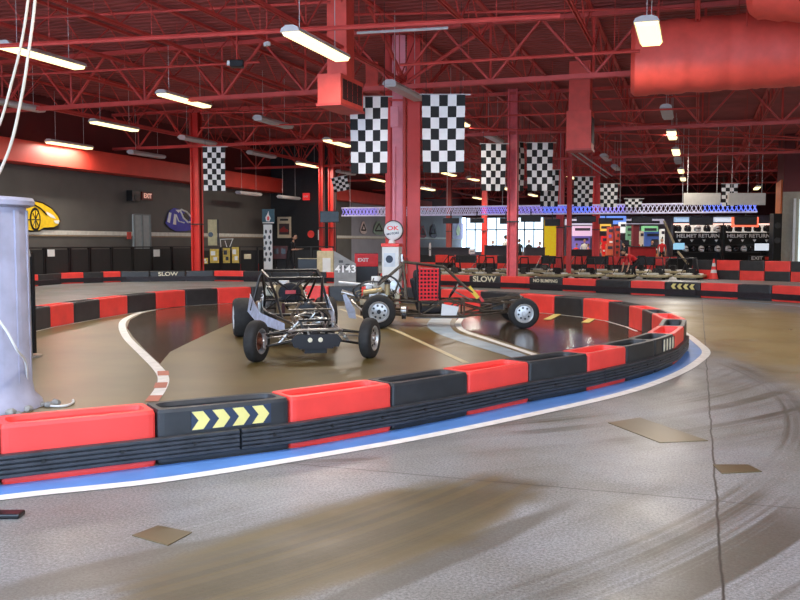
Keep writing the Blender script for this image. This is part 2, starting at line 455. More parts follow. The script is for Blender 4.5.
# --- the near bend, outer corners going from the left foreground to the right tip
near = [(-6.45,2.45),(-5.75,3.12),(-5.03,3.80),(-4.31,4.56),(-3.63,5.33),(-2.95,6.10),(-2.42,6.98),(-1.97,7.84),(-1.56,8.70),(-1.08,9.56),(-.74,10.36),(-.46,11.15),(-.26,12.0),(-.15,13.15),(-.13,14.35),(-.36,15.5)]
near = [V2(p) for p in near]
inpts = [(641,331.5),(630,327),(609,321),(583,317),(555,314),(520,311),(480,307.5),(441,304.8),(400,302.8),(360,301.5),(328,301),(300,301),(278,301.3),(253,302),(217,304),(185,306),(156,309),(128,313.5),(100,318),(74,323),(51,327),(30,332)]
inner = [G(*p) for p in inpts]
inner += [V2(p) for p in ((-11.0,11.6),(-10.7,10.6))]
far_out = offset(inner, BW, -1)    # moving leftwards along the far side, outside is to the right
# smooth the far side slightly
def smooth(P):
    return [P[0]]+[(P[i-1]+P[i]*4+P[i+1])/6 for i in range(1, len(P)-1)]+[P[-1]]
far_out = smooth(far_out)
ring = near+far_out
ring_in = offset(ring, BW, 1)
ncol = {}
near_colors = ['B','R','B','R','B','R','B','R','B','R','B','B','R','B','R']
far_colors = ['B','R','B','R','B','R','B','R','B','R','B','R','B','B','R','B','R','B','R','B','R','B','R','B']
cols = near_colors+far_colors
near_desc = {0:'black plastic barrier block leftmost in the foreground bend, below the frame',
 1:'red plastic barrier block left of the foreground bend beside grey post foot', 2:'black plastic barrier block cut by the left photo edge, before the long pink-red block',
 3:'pinkish red plastic barrier block nearest the camera, at the foot of the grey post', 4:'black plastic barrier block bearing four big pale yellow chevrons',
 5:'red plastic barrier block directly right of the big chevron block', 6:'black plastic barrier block in the near bend in front of the nose-on buggy tyre',
 7:'second red plastic barrier block right of the chevron block, in the near bend', 8:'black plastic barrier block in the near bend where the pale blue floor stripe ends',
 9:'third red plastic barrier block right of the chevron block, in the near bend', 10:'plain black barrier block just left of the small striped decal block',
 11:'black barrier block with four small slanted cream stripes near the bend tip', 12:'red barrier block at the right-hand tip of the bend beside striped decal',
 13:'black barrier block at the very tip of the bend, only its open top showing', 14:'red barrier block just behind the tip of the bend, open top showing'}
rb = []
cnt = {'R':0,'B':0}
LF = len(ring)-1
for i in range(LF):
    c = cols[i]; cw = 'red' if c == 'R' else 'black'
    if i < 15: lab = near_desc[i]
    else:
        lab = None
    o = block(ring[i], ring[i+1], ring_in[i+1], ring_in[i], 0, m=RED if c == 'R' else BLK, category='barrier', group='barrier blocks of the bend round the buggies')
    if lab: o['label'] = lab
    else: cnt[c] += 1; o['label'] = '%s %s barrier block from the right tip, far side of the bend' % (ORD[cnt[c]-1], cw)
    rb.append(o)
def out_n(i): d = (ring[i+1]-ring[i]).normalized(); return Vector((d.y, -d.x, 0))
i = 4; d = ring[5]-ring[4]; arrows(rb[4], ring[4]+d*.24, ring[4]+d*.84, out_n(4), .30, .145, 4, DECAL)
i = 11; d = ring[12]-ring[11]; arrows(rb[11], ring[11]+d*.35, ring[11]+d*.97, out_n(11), .30, .16, 4, DECALW, slant=True, back=DGREY)
# rub rails on the outside of the near bend
def sub(P, a, b2, n=14):
    # points at fractional indices a..b of polyline P
    out = []
    for k in range(n+1):
        t = a+(b2-a)*k/n; i = min(int(t), len(P)-2); out.append(P[i].lerp(P[i+1], t-i))
    return out
rails = [(0.0, 4.58, 'long black ribbed rub rail bolted low on the barrier at left foreground'), (4.6, 9.3, 'long black ribbed rub rail below the red blocks in the middle of the bend'), (9.32, 13.5, 'dark grey ribbed rub rail wrapped around the right tip of the bend')]
for a, e, lab in rails:
    P = sub(ring, a, e, 20)
    o = recenter(ribbon(P, .05, .05, .21, -1).build('rub_rail', RIML, label=lab, category='bumper rail', group='rub rails of the bend'))
    for t in range(int(e-a)*2+1):
        q = a+.25+t*.5
        if q < e-.1:
            p = sub(ring, q, q+.02, 1); n_ = out_n(min(int(q), LF-1)); bo = MB().cyl(p[0]+n_*.045+Vector((0,0,.14)), p[0]+n_*.056+Vector((0,0,.14)), .014, seg=10).build('bolt', BLACK, parent=o); bo.data.transform(Matrix.Translation(-o.location))

# --- the long barrier along the outer track behind the bend
def interp(tbl, x):
    for (x0, y0), (x1, y1) in zip(tbl, tbl[1:]):
        if x <= x1: return y0+(y1-y0)*(x-x0)/(x1-x0)
    (x0, y0), (x1, y1) = tbl[-2:]; return y0+(y1-y0)*(x-x0)/(x1-x0)
AB = [(22,287.5),(62,284),(120,282),(210,281),(330,283),(440,286.5),(500,288.5),(562,291),(630,294.5),(700,297.5),(771,301),(800,303)]
edges = [(2,'B'),(22,'R'),(39,'B'),(62,'R'),(84,'B'),(104,'R'),(121,'B'),(150,'B'),(186,'B'),(214,'R'),(243,'B'),(271,'B'),(299,'B'),(326,'R'),(350,'B'),(380,'R'),(410,'B'),(440,'R'),(469,'B'),(500,'R'),(529,'B'),(562,'R'),(595,'B'),(630,'R'),(664,'B'),(700,'R'),(737,'B'),(771,'R'),(806,'B'),(845,'R'),(885,None)]
P = [G(x, interp(AB, x)) for x, c in edges]
Q = offset(P, BW, 1)
PR = offset(P, 0.0, -1)
rc = {'R':0,'B':0}; ab = {}
for k in range(len(P)-1):
    c = edges[k][1]; cw = 'red' if c == 'R' else 'black'; rc[c] += 1
    x = edges[k][0]
    lab = '%s %s barrier block from the left in the long outer track row' % (ORD[rc[c]-1], cw)
    if x == 664: lab = 'black barrier block with four tan chevrons pointing left in the long outer row'
    if x == 150: lab = 'black barrier block with cream SLOW lettering at left behind the bend'
    if x == 469: lab = 'black barrier block with cream SLOW lettering behind the side-on buggy nose'
    if x == 529: lab = 'black barrier block with pale blurred lettering right of the SLOW block'
    ab[x] = block(P[k], P[k+1], Q[k+1], Q[k], 0, m=RED if c == 'R' else BLK, label=lab, category='barrier', group='barrier blocks of the long outer row', hgt=.42)
def abn(k): d = (P[k+1]-P[k]).normalized(); return Vector((d.y, -d.x, 0))
def seg(x): return [i for i, e in enumerate(edges) if e[0] == x][0]
for x, body, sz, s_ in ((150,'SLOW',.22,1.25), (469,'SLOW',.26,1.25)):
    k = seg(x); face_text(ab[x], P[k], P[k+1], abn(k), .30, body, sz, DECALW, sx=s_)
k = seg(529); face_text(ab[529], P[k], P[k+1], abn(k), .31, 'NO BUMPING', .15, DECALW, sx=1.0)
k = seg(664); d = P[k+1]-P[k]; arrows(ab[664], P[k]+d*.18, P[k]+d*.86, abn(k), .30, .17, 4, DECAL, flip=True, back=BLACK)
DRAIL = mat('rub_rail_dark', (46,38,44), .45, var=.25, scale=6)
for n_, (a, e) in enumerate(((0,4.9),(4.92,9.9),(9.92,14.9),(14.92,19.9),(19.92,24.9),(24.92,30))):
    o = recenter(ribbon(sub(P, a, e, 12), .05, .05, .21, -1).build('rub_rail', DRAIL, label='dark ribbed rub rail low on the long outer row, %s from the left' % ORD[n_], category='bumper rail', group='rub rails of the outer row'))

# --- rows behind: pit row, double row at right, short row at left
def row(tbl, eds, z0, name_row, grp, hgt=.45, w=BW):
    P = [G(x, interp(tbl, x)) for x, c in eds]; Q = offset(P, w, 1); cc = {'R':0,'B':0}; out = {}
    for k in range(len(P)-1):
        c = eds[k][1]
        if c is None: continue
        cc[c] += 1; cw = 'red' if c == 'R' else 'black'
        out[eds[k][0]] = (block(P[k], P[k+1], Q[k+1], Q[k], z0, m=RED if c == 'R' else BLK, hgt=hgt, label='%s %s barrier block from the left, %s' % (ORD[cc[c]-1], cw, name_row), category='barrier', group=grp), P[k], P[k+1])
    return out
Dtab = [(380,267),(440,268),(680,272)]
Dc = [(414,'B'),(435,'R'),(455,'B'),(476,'R'),(497,'B'),(517,'R'),(541,'B'),(563,'R'),(586,'B'),(608,'R'),(632,'B'),(655,'R'),(677,'B'),(692,None)]
row(Dtab, [(x, {'R':'B','B':'R',None:None}[c]) for x, c in Dc], 0, 'bottom tier behind the parked karts', 'barrier blocks behind the parked karts bottom tier', hgt=.34)
row(Dtab, Dc, .34, 'top tier behind the parked karts', 'barrier blocks behind the parked karts top tier', hgt=.46)
Etab = [(690,278.5),(800,282)]
row(Etab, [(692,'R'),(716,'B'),(739,'R'),(764,'B'),(790,'R'),(816,None)], 0, 'bottom tier of the double row at right', 'double barrier row bottom tier', hgt=.40)
row(Etab, [(692,'B'),(716,'R'),(739,'B'),(764,'R'),(790,'B'),(816,None)], .40, 'top tier of the double row at right', 'double barrier row top tier', hgt=.42)
C = row([(200,274),(333,273.5)], [(208,'R'),(221,'B'),(233,'R'),(246,'B'),(257,'R'),(269,'B'),(300,'B'),(333,None)], 0, 'in the short row below the banner stand', 'barrier blocks below the banner stand', hgt=.50)
# painted 7-4 panel on the low row
b0, p0, p1 = C[269]
face_text(b0, p0.lerp(p1,.35), p1, Vector((0,-1,0)), .34, '74', .34, RED, sx=1.5)
face_text(b0, p0, p0.lerp(p1,.35), Vector((0,-1,0)), .34, '-', .5, WHITE, sx=2)

# =====================================================================
# FLOOR MARKINGS
# =====================================================================
def strip(L, R, name, m, z=.004, **kw):
    b = MB(); n = len(L)
    A = [b.bm.verts.new((p.x, p.y, z)) for p in L]; B = [b.bm.verts.new((p.x, p.y, z)) for p in R]
    for i in range(n-1): b.bm.faces.new((A[i], A[i+1], B[i+1], B[i]))
    return b.build(name, m, **kw)
def dense(P, n=8):
    # catmull-rom
    out = []
    for i in range(len(P)-1):
        p0 = P[max(0, i-1)]; p1 = P[i]; p2 = P[i+1]; p3 = P[min(len(P)-1, i+2)]
        for k in range(n):
            t = k/n
            out.append(.5*((2*p1)+(p2-p0)*t+(2*p0-5*p1+4*p2-p3)*t*t+(3*p1-p0-3*p2+p3)*t**3))
    out.append(P[-1]); return out
wl = [V2((-6.2,2.05)), V2((-5.1,3.15))]+[G(*p) for p in ((0,499.5),(160,482),(300,460),(440,435),(580,405),(640,389.5),(680,374),(700,362),(708,352),(698,342),(687,334),(674,327),(657,320))]
wl = dense(wl, 6)
edge_in = [p.copy() for p in near[:15]]
o = strip(offset(wl, .085, 1), offset(wl, .035, -1), 'painted_line', PAINTW, z=.006, kind='structure', label='white painted edge line around the outside of the bend', category='floor line')
# blue apron between the barrier foot and the white line
rp = dense(ring[:19], 6)
def nearest_on(P, p): return min(P, key=lambda q: (q-p).length)
strip(wl, [nearest_on(dense(rp, 4), p) for p in wl], 'painted_apron', PAINTB, z=.003, kind='structure', label='blue painted strip between the bend barrier and the white line', category='floor line')
def line(pts, w, name, m, z=.005, smoothp=True, lab='', n=8, **kw):
    P = [G(*p) for p in pts]
    if smoothp: P = dense(P, n)
    return strip(offset(P, w/2, 1), offset(P, w/2, -1), name, m, z=z, kind='structure', label=lab, category='floor line')
line([(183,306.5),(160,309),(140,313),(126,319),(122,326),(127,338),(143,354),(158,369),(163.5,379),(160,390),(152,401)], .13, 'painted_line', PAINTW, lab='white S-shaped floor line left of the nose-on buggy')
REDP = mat('line_red', (190,105,80), .5)
for q, (pa, pb) in enumerate((((163,371.5),(163.6,376)), ((161.7,383),(159.8,388.5)), ((156,396),(151.5,402)))):
    line([pa, pb], .135, 'painted_mark', REDP, z=.008, smoothp=False, lab='red band painted across the S-shaped white line')
line([(340,309),(400,332.5),(466,363)], .09, 'painted_line', mat('line_cream', (205,192,150), .45), smoothp=False, lab='straight cream floor line passing under the side-on buggy')
line([(462,318),(458,324),(464,331),(490,340),(520,350),(538,356)], .12, 'painted_line', PAINTW, lab='white curved line edging the pale blue stripe under the buggy')
A_ = dense([G(*p) for p in ((452,319),(450,325),(457,333),(485,342),(514,351),(530,357))], 6)
B_ = dense([G(*p) for p in ((432,318),(427,325),(436,333),(464,343),(500,354),(515,359))], 6)
strip(A_, B_, 'painted_stripe', PAINTP, z=.005, kind='structure', label='pale blue curved stripe on the floor below the side-on buggy', category='floor line')
for pa, pb in (((558,314.5),(547,320)), ((592,319),(585,323))):
    line([pa, pb], .16, 'painted_dash', DECAL, smoothp=False, z=.012, lab='short yellowish dash painted by the far barrier')
line([(700,299),(740,301.5),(800,306.5),(860,313)], .28, 'painted_line', PAINTP, smoothp=False, lab='pale blue edge line at the foot of the outer row, right')
line([(500,290.5),(562,293.5),(630,296.5),(700,299)], .16, 'painted_line', PAINTP, smoothp=False, lab='thin pale edge line at the foot of the outer row, middle')
P2 = offset(inner[:22], .05, 1)
strip(P2, offset(P2, .05, 1), 'painted_line', PAINTW, z=.005, kind='structure', label='thin pale line along the inner foot of the far barrier', category='floor line')
# glossy darker sealed patches inside the bend
def gloss_mat(name, c1, c2, rough):
    m = mat(name, c1, rough, var=.0); n = m.node_tree.nodes
    for x in n:
        if x.type == 'VALTORGB': x.color_ramp.elements[0].color = lin(c1); x.color_ramp.elements[1].color = lin(c2)
        if x.type == 'TEX_NOISE': x.inputs['Scale'].default_value = .9
    return m
OLIVE = gloss_mat('sealed_floor_olive', (92,78,40), (116,99,55), .36)
DARKF = gloss_mat('sealed_floor_dark', (62,52,42), (82,70,54), .16)
def patch(P, m, z, name, lab):
    b = MB(); b.bm.faces.new([b.bm.verts.new((p.x, p.y, z)) for p in P])
    bmesh.ops.triangulate(b.bm, faces=b.bm.faces[:])
    return b.build(name, m, kind='structure', label=lab, category='floor')
inn = [p for p in ring_in]
patch([p for p in offset(ring_in, .0, 1)][:], OLIVE, .001, 'floor_coating', 'olive sealed floor inside the bend')
pr = offset(inner, .02, 1)
idx = {p[0]: i for i, p in enumerate(inpts)}
L_ = [pr[i] for i in range(idx[253], idx[185]+1)]
L_ += [G(*p) for p in ((160,309.5),(142,313.5),(130,320),(127,328),(133,337),(146,351),(160,364),(170,352),(186,344),(205,335),(232,323),(256,311))]
patch(L_, DARKF, .002, 'floor_coating', 'dark glossy floor patch in front of the left far barrier')
R_ = [pr[i] for i in range(idx[641], idx[480]+1)]
R_ = [G(668,336), G(655,330)]+R_+[G(470,309), G(458,315), G(456,322), G(464,329.5), G(495,338.5), G(545,355), G(600,350), G(640,344)]
patch(R_, DARKF, .002, 'floor_coating', 'dark glossy floor patch inside the right end of the bend')
# concrete repair patches and the small drain plates outside
BROWN = gloss_mat('repair_brown', (78,66,42), (108,94,62), .35)
for pts, lab in ((((132,536),(158,526),(192,533),(168,546)), 'small brown repair patch on the grey floor at lower left'), (((608,423),(640,418),(708,441),(660,443)), 'brown repair patch beside the long floor crack'), (((713,465),(748,465),(762,472),(722,474)), 'small brown plate in the floor right of the crack')):
    b = MB(); P3 = [G(*p) for p in pts]; b.prism([(p.x, p.y) for p in P3], -.02, .005); recenter(b.build('floor_patch', BROWN, kind='structure', label=lab, category='floor patch'))
b = MB(); b.box((0,0,.015), (.42,.10,.03), bevel=.01); b.build('rubber_stop', BLACK, loc=G(-14,517), rz=.35, label='small black rubber strip lying on the floor at the left edge', category='rubber strip')

# =====================================================================
# COLUMNS AND ROOF STEEL
# =====================================================================
ZT = 5.6
def column(px, D, w, lab, top=ZC, rz=0.0, m=COLR, name='column', band=True):
    p = PD(px, 242, D); e = empty(name, (p.x, p.y, 0), rz, label=lab, category='column', group='red steel columns')
    b = MB(); h = top
    b.box((0,0,h/2), (w,w*.35,h)); b.box((-w*.42,0,h/2), (w*.16,w,h)); b.box((w*.42,0,h/2), (w*.16,w,h)); b.build('shaft', m, parent=e)
    MB().box((0,0,.03), (w*1.6,w*1.6,.06)).build('base_plate', m, parent=e)
    if band: MB().box((0,0,2.35), (w*1.12,w*1.12,.05)).build('band', DGREY, parent=e)
    return e
# main composite column
pc = PD(403, 242, 24.4); pc.z = 0
mc = empty('column', pc, TH, label='big red and pink cluster column between the two large checkered flags', category='column', group='red steel columns')
s38 = 24.4/F_PX
def cx(px): return (px-403)*s38
MB().box((cx(398.8),-.06,ZC/2), (13*s38,.10,ZC)).build('panel', PINK, parent=mc)
b = MB(); b.box((cx(413.5),0,ZC/2), (13*s38,.36,ZC), bevel=.015); b.build('shaft', COLR, parent=mc)
b = MB(); b.box((cx(388),0,ZC/2), (5*s38,.22,ZC)); b.box((cx(391.6),.08,ZC/2), (3*s38,.06,ZC)); b.build('channel', COLR, parent=mc)
MB().tube([(cx(404.5),-.20,.1),(cx(404.5),-.20,5.6),(cx(404.5),-.1,5.9)], .05).build('pipe', STEEL, parent=mc)
MB().tube([(cx(394.5),-.14,.1),(cx(394.5),-.14,4.2)], .035).box((cx(394.5),-.16,5.0), (.22,.16,.55), bevel=.01).build('conduit_box', PINK, parent=mc)
b = MB()
for z in (1.2, 5.45): b.box((0,-.02,z), (.92,.34,.05))
b.build('strap', COLR, parent=mc)
MB().box((0,0,.05), (1.05,.7,.10)).build('base_plate', COLR, parent=mc)
column(512.5, 32.8, .36, 'pinkish red column in the middle with flags either side', m=mat('column_pinkred', (228,98,104), .5))
column(197.5, 37.4, .38, 'red column on the left in front of the grey wall, beside a checkered flag')
column(560, 46, .36, 'red column right of the yellow wall panel, left one of the close pair')
column(569, 43, .22, 'red column right of the yellow wall panel, right one of the close pair')
column(596, 54, .42, 'orange-red column far back in front of the purple games')
column(484.5, 60, .34, 'thin dark red column in front of the bright windows')
column(449, 62, .34, 'dark maroon column before the far grey mural wall', m=STEELD)
column(332, 47.5, .30, 'red column at the end of the black wall, right of the screen')
column(322, 46.3, .24, 'thin red column just left of the hanging screen')

def truss(name, a, b_, zb, zt, npan, m, lab, grp, cat, rc_=.045, rw=.025, double=False):
    """open web truss from a to b (xy), bottom chord zb, top chord zt"""
    a = Vector((a[0], a[1], 0)); c = Vector((b_[0], b_[1], 0)); d = c-a; L = d.length; u = d/L
    n = Vector((-u.y, u.x, 0))
    e = empty(name, (a.x, a.y, zb), math.atan2(u.y, u.x), label=lab, category=cat, group=grp)
    hz = zt-zb
    b = MB(); 
    for s in (-1, 1):
        b.box((L/2, s*rc_*.9, 0), (L, rc_*.7, rc_*1.6)); 
    b.build('bottom_chord', m, parent=e)
    b = MB(); b.box((L/2, 0, hz), (L, rc_*2.4, rc_*1.6)); b.build('top_chord', m, parent=e)
    b = MB(); st = L/npan
    for i in range(npan):
        x = i*st
        b.tube([(x,0,hz),(x+st/2,0,0),(x+st,0,hz)], rw, seg=5)
        if double: b.tube([(x+st/2,0,0),(x+st/2,0,hz)], rw*.8, seg=5)
    b.build('web', m, parent=e)
    return e
# joists along Y
jx = [-7.3+2.4*k for k in range(-6, 8)]
for q, x in enumerate(jx):
    main = abs(x+7.3) < .1 or abs(x+7.3+12) < .1 
    truss('roof_joist', (x, 6), (x, 91), 6.35 if not main else 5.75, ZC-.08, 44 if not main else 30, STEEL, 'red open-web roof joist running away from camera, %s from the left' % ORD[q], 'roof joists running away from camera', 'joist', rc_=.04, rw=.017, double=main)
# girders along X
for q, (y, z) in enumerate(((12.5,5.9),(21.9,5.6),(32.4,5.6),(43,5.6),(53.8,5.6),(64.5,5.6),(78,5.6))):
    truss('roof_girder', (XL, y), (XR, y), z, ZC-.15, 15, STEEL, 'red roof girder truss crossing the hall, %s from the camera' % ORD[q], 'roof girders crossing the hall', 'girder', rc_=.07, rw=.04, double=True)
# bracing near the big column
for q, (p, r_) in enumerate((((-7.3,22,5.7),(-9.6,21.9,7.0)), ((-7.3,22,5.7),(-5,21.9,7.0)), ((-7.3,23.9,5.9),(-7.3,26.2,7.0)), ((-7.3,22.2,5.7),(-7.3,19.4,7.0)))):
    recenter(MB().tube([p, r_], .05, seg=6).build('knee_brace', STEEL, label='diagonal red brace above the cluster column, pointing %s' % ('left','right','away from camera','toward camera')[q], category='brace', group='knee braces'))
# pipes crossing
pipes = [((0,46),(560,16),5.5,.045), ((400,65),(640,51),5.6,.035), ((0,76),(260,62),6.1,.03), ((200,128),(700,108),5.55,.03), ((240,110),(700,96),6.0,.025), ((600,53),(800,36),6.2,.05),
         ((470,128),(800,140),5.5,.03), ((600,120),(800,138),5.7,.03), ((600,140),(800,150),5.6,.03), ((200,113),(480,108),5.9,.025), ((0,20),(330,2),6.6,.03), ((330,15),(700,8),6.9,.03)]
for q, (pa, pb, z, r) in enumerate(pipes):
    A = G(pa[0], pa[1], z); B = G(pb[0], pb[1], z)
    e = empty('sprinkler_pipe', A, 0, label='thin red sprinkler pipe crossing under the roof, %s counted from the top left' % ORD[q], category='pipe', group='sprinkler pipes')
    MB().tube([Vector((0,0,0)), (B-A)/2, B-A], r, seg=6).build('pipe_run', STEEL, parent=e)
    n = 5
    for k in range(n):
        p = (B-A)*((k+.5)/n); MB().tube([p, p+Vector((0,0,ZC-z))], .008, seg=4).build('hanger', STEEL, parent=e)
# pale conduits
for (pa, pb, z, lab) in (((357,33),(448,28),5.9,'pale grey conduit tube high above the big column'), ((570,152),(607,178),5.3,'white cable tray sloping away beside the red box duct'), ((575,150),(612,176),5.25,'second white cable tray edge beside the red box duct')):
    A = G(*pa, z); B = G(*pb, z); recenter(MB().tube([A, B], .03, seg=6).build('conduit', LENSO, label=lab, category='conduit'))

# =====================================================================
# LAMPS
# =====================================================================
lamps = [ (44,57,1,'lit strip lamp at top left, largest and nearest, crossed by the hanging ropes'),
 (185,100,1,'lit strip lamp at upper left, second one in from the ropes'), (115,126,1,'lit strip lamp over the maroon wall, above the yellow car mural side'),
 (70,145,1,'lit strip lamp leftmost low over the red wall duct'), (318,46,1,'big lit strip lamp in front of the red box duct'),
 (274,123,0,'unlit strip lamp between the left flag and the red box duct'), (198,141,0,'unlit strip lamp right above the left red column'),
 (338,143,1,'lit strip lamp left of the big left checkered flag'), (147,155,0,'dim strip lamp above the door side of the left wall'),
 (262,155,0,'unlit strip lamp right of the small left flag'), (308,165,1,'lit strip lamp above the black wall'),
 (249,194,0,'small unlit strip lamp high on the grey wall left of the black wall'), (289,198,0,'small dim strip lamp over the framed poster'),
 (346,173,0,'unlit strip lamp below the tilted small flag'), (379,180,1,'lit strip lamp just left of the cluster column'),
 (457,121,1,'lit strip lamp in front of the right big checkered flag'), (405,92,0,'unlit strip lamp at the head of the cluster column'),
 (493,138,0,'unlit strip lamp left of the middle column head'), (449,174,1,'lit strip lamp below the right big flag, left one'),
 (473,179,1,'lit strip lamp below the right big flag, right one'), (428,189,1,'small lit lamp right beside the cluster column'),
 (478,198,1,'tiny lit lamp above the truss left of the middle column, left one'), (508,189,1,'small lit lamp overlapping the middle column'),
 (533,195,1,'small lit lamp between middle column and close pair'), (571,177,1,'lit lamp above the close pair of red columns'),
 (14,105,0,'unlit strip lamp at the left photo edge behind the ropes'),
 (649,33,2,'big bright lamp seen end-on in front of the large round duct'), (667,113,0,'unlit lamp seen end-on below the large round duct'),
 (672,135,1,'lit lamp seen end-on, nearest in the receding right-hand row'), (676,152,1,'lit lamp seen end-on, next behind in the right-hand row'),
 (678,161,0,'unlit lamp in the middle of the receding right-hand row'), (681,171,1,'lit lamp second from the end of the right-hand row'), (683,179,1,'lit lamp at the far end of the right-hand row'),
 (606,158,0,'pale unlit lamp box right of the white cable tray, left one'), (616,168,0,'pale unlit lamp box right of the white cable tray, right one'),
 (757,188,1,'lit lamp above the right blank white sign'), (405,160,None,''), (593,192,1,'small lit lamp far back beside the third flag pair') , (540,178,0,'small unlit lamp above the far middle flag')]
def lamp_proto(lit):
    e = empty('strip_lamp', (0,0,0))
    b = MB(); L = 2.4 if lit != 2 else 1.9; w = .36 if lit != 2 else .46
    prof = [(-w/2,0),(-w*.42,.07),(-w*.2,.11),(w*.2,.11),(w*.42,.07),(w/2,0)]
    M = Matrix(((1,0,0,0),(0,0,1,0),(0,1,0,0),(0,0,0,1)))
    b.prism(prof, -L/2, L/2, M=M); b.build('housing', LENSO, parent=e)
    b = MB(); d = .06
    b.prism([(-w*.46,-.001),(-w*.36,-d),(w*.36,-d),(w*.46,-.001)], -L/2+.05, L/2-.05, M=M)
    b.build('diffuser', {0:LENSO, 1:LENS, 2:LENSN}[lit], parent=e)
    return e
protos = {}
def add_area(name, loc, sx, sy, power, color, rot=(0,0,0)):
    L = bpy.data.lights.new(name, 'AREA'); L.shape = 'RECTANGLE'; L.size = sx; L.size_y = sy; L.energy = power; L.color = color
    o = bpy.data.objects.new(name, L); COL.objects.link(o); o.location = loc; o.rotation_euler = rot; return o
for x, y, lit, lab in lamps:
    if lit is None: continue
    z = 5.6 if y < 185 else 5.0
    if (x, y) == (405, 92): z = 5.38
    if (x, y) == (318, 46): z = 5.2
    p = G(x, y, z)
    while (p.x < -22.9 or (p.x < -19.4 and p.y > 45.6)) and z > 3: z -= .05; p = G(x, y, z)
    if lit not in protos: protos[lit] = e = lamp_proto(lit)
    else: e = copy_tree(protos[lit])
    e.location = p; e['label'] = lab; e['category'] = 'ceiling lamp'; e['group'] = 'strip lamps hanging from the roof'
    for c in [c for c in e.children if c.name.startswith('suspension_wire')]: bpy.data.objects.remove(c)
    for s in (-1, 1): MB().tube([(0,s*.8,.1),(0,s*.8,ZC-z-.005)], .008, seg=4).build('suspension_wire', LENSO, parent=e)
    if lit: add_area('lamp_light', p+Vector((0,0,-.08)), .3, 2.2, 195, (1,.93,.83))
# lamps added out of view to light the hall, above and beside the camera
for q, (x, y) in enumerate(((-9,3),(-3,6),(4,2),(5,12),(-14,12),(6,24),(9,36),(9,48))):
    e = copy_tree(protos[1]); e.location = (x, y, 5.6); e['label'] = 'added unseen strip lamp, %s counted from the camera' % ORD[q]; e['category'] = 'ceiling lamp'; e['group'] = 'strip lamps hanging from the roof'
    for c in [c for c in e.children if c.name.startswith('suspension_wire')]: bpy.data.objects.remove(c)
    for s in (-1, 1): MB().tube([(0,s*.8,.1),(0,s*.8,1.595)], .008, seg=4).build('suspension_wire', LENSO, parent=e)
    add_area('lamp_light', (x, y, 5.5), .3, 2.2, 195, (1,.93,.83))

# =====================================================================
# DUCTS
# =====================================================================
# big wrapped round duct
A = PD(631, 60, 20.2); B = PD(860, 44, 19.0)
def wrinkled(A, B, r, seg, n, name, lab, sq=.9):
    e = empty(name, A, 0, label=lab, category='duct')
    d = B-A; L = d.length; u = d.normalized(); y = Vector((0,0,1)); x = u.cross(y).normalized()
    b = MB(); rings = []
    for i in range(n+1):
        t = i/n; rr = r*(1+.015*math.sin(t*40)+random.uniform(-.008,.008))
        if i == 0: rr = r*.90
        seam = (i % 9 == 4)
        if seam: rr *= 1.02
        ring_ = []
        for j in range(seg):
            a = 2*PI*j/seg; q = rr*(1+random.uniform(-.006,.006))
            cx_, sy_ = sup(a, 2.6)
            ring_.append(b.bm.verts.new(d*t+x*cx_*q*.95+y*sy_*q*sq))
        rings.append(ring_)
    for P_, Q_ in zip(rings, rings[1:]):
        for j in range(seg): b.bm.faces.new((P_[j], P_[(j+1) % seg], Q_[(j+1) % seg], Q_[j]))
    b.bm.faces.new(rings[0]); b.bm.faces.new(rings[-1]); b.build('wrap', DUCT, parent=e, smooth=True)
    for t in (.12, .5, .85):
        for s in (-1, 1): MB().tube([d*t+x*s*r*.9, d*t+x*s*r*.9+Vector((0,0,ZC-A.z-.1))], .012, seg=4).build('hanger', STEEL, parent=e)
    return e
wrinkled(A, B, 38*20.2/F_PX, 36, 54, 'round_duct', 'large round red wrapped duct running off the right side of the photo')
A = PD(750, -18, 17.2); B = PD(900, -10, 16.0)
wrinkled(A, B, 40*17/F_PX, 30, 20, 'round_duct', 'red wrapped duct end sagging into the top right corner', sq=.85)
# hanging box diffusers
def box_duct(px, ptop, pbot, D, wpx, rz, lab, ky=1.0):
    p = PD(px, pbot, D); s = D/F_PX; w = wpx*s; h = (pbot-ptop)*s
    e = empty('box_duct', p, rz, label=lab, category='duct', group='red box ducts')
    b = MB(); b.box((0,0,h*.62/2), (w,w*ky,h*.62), bevel=.01); b.build('diffuser_box', DUCT, parent=e)
    MB().box((0,0,-.02), (w*1.06,w*ky*1.06,.05)).build('flange', STEEL, parent=e)
    b = MB(); zz = ZC-p.z-.2; b.box((0,0,h*.62+(zz-h*.62)/2), (w*.85,w*.85,zz-h*.62)); b.build('neck', DUCT, parent=e)
    b = MB()
    for i in range(4): b.box((w*.505,(-w*.33+w*.22*i)*ky,h*.31), (.02,w*.18*ky,h*.42))
    for i in range(4): b.box((w*.52,0,h*.14+h*.11*i), (.015,w*.86*ky,.015))
    b.build('grille', mat('grille_dark', (70,28,26), .6), parent=e)
    return e
box_duct(341, 62, 108, 19.4, 24, 0, 'red square box duct with dark side grille hanging beside the left big flag', 2.5)
box_duct(580, 90, 150, 27, 24, 0, 'plain red square box duct hanging above the far middle flags')
box_duct(372, 82, 90, 27, 14, .3, 'small red duct end hidden behind the left big flag')

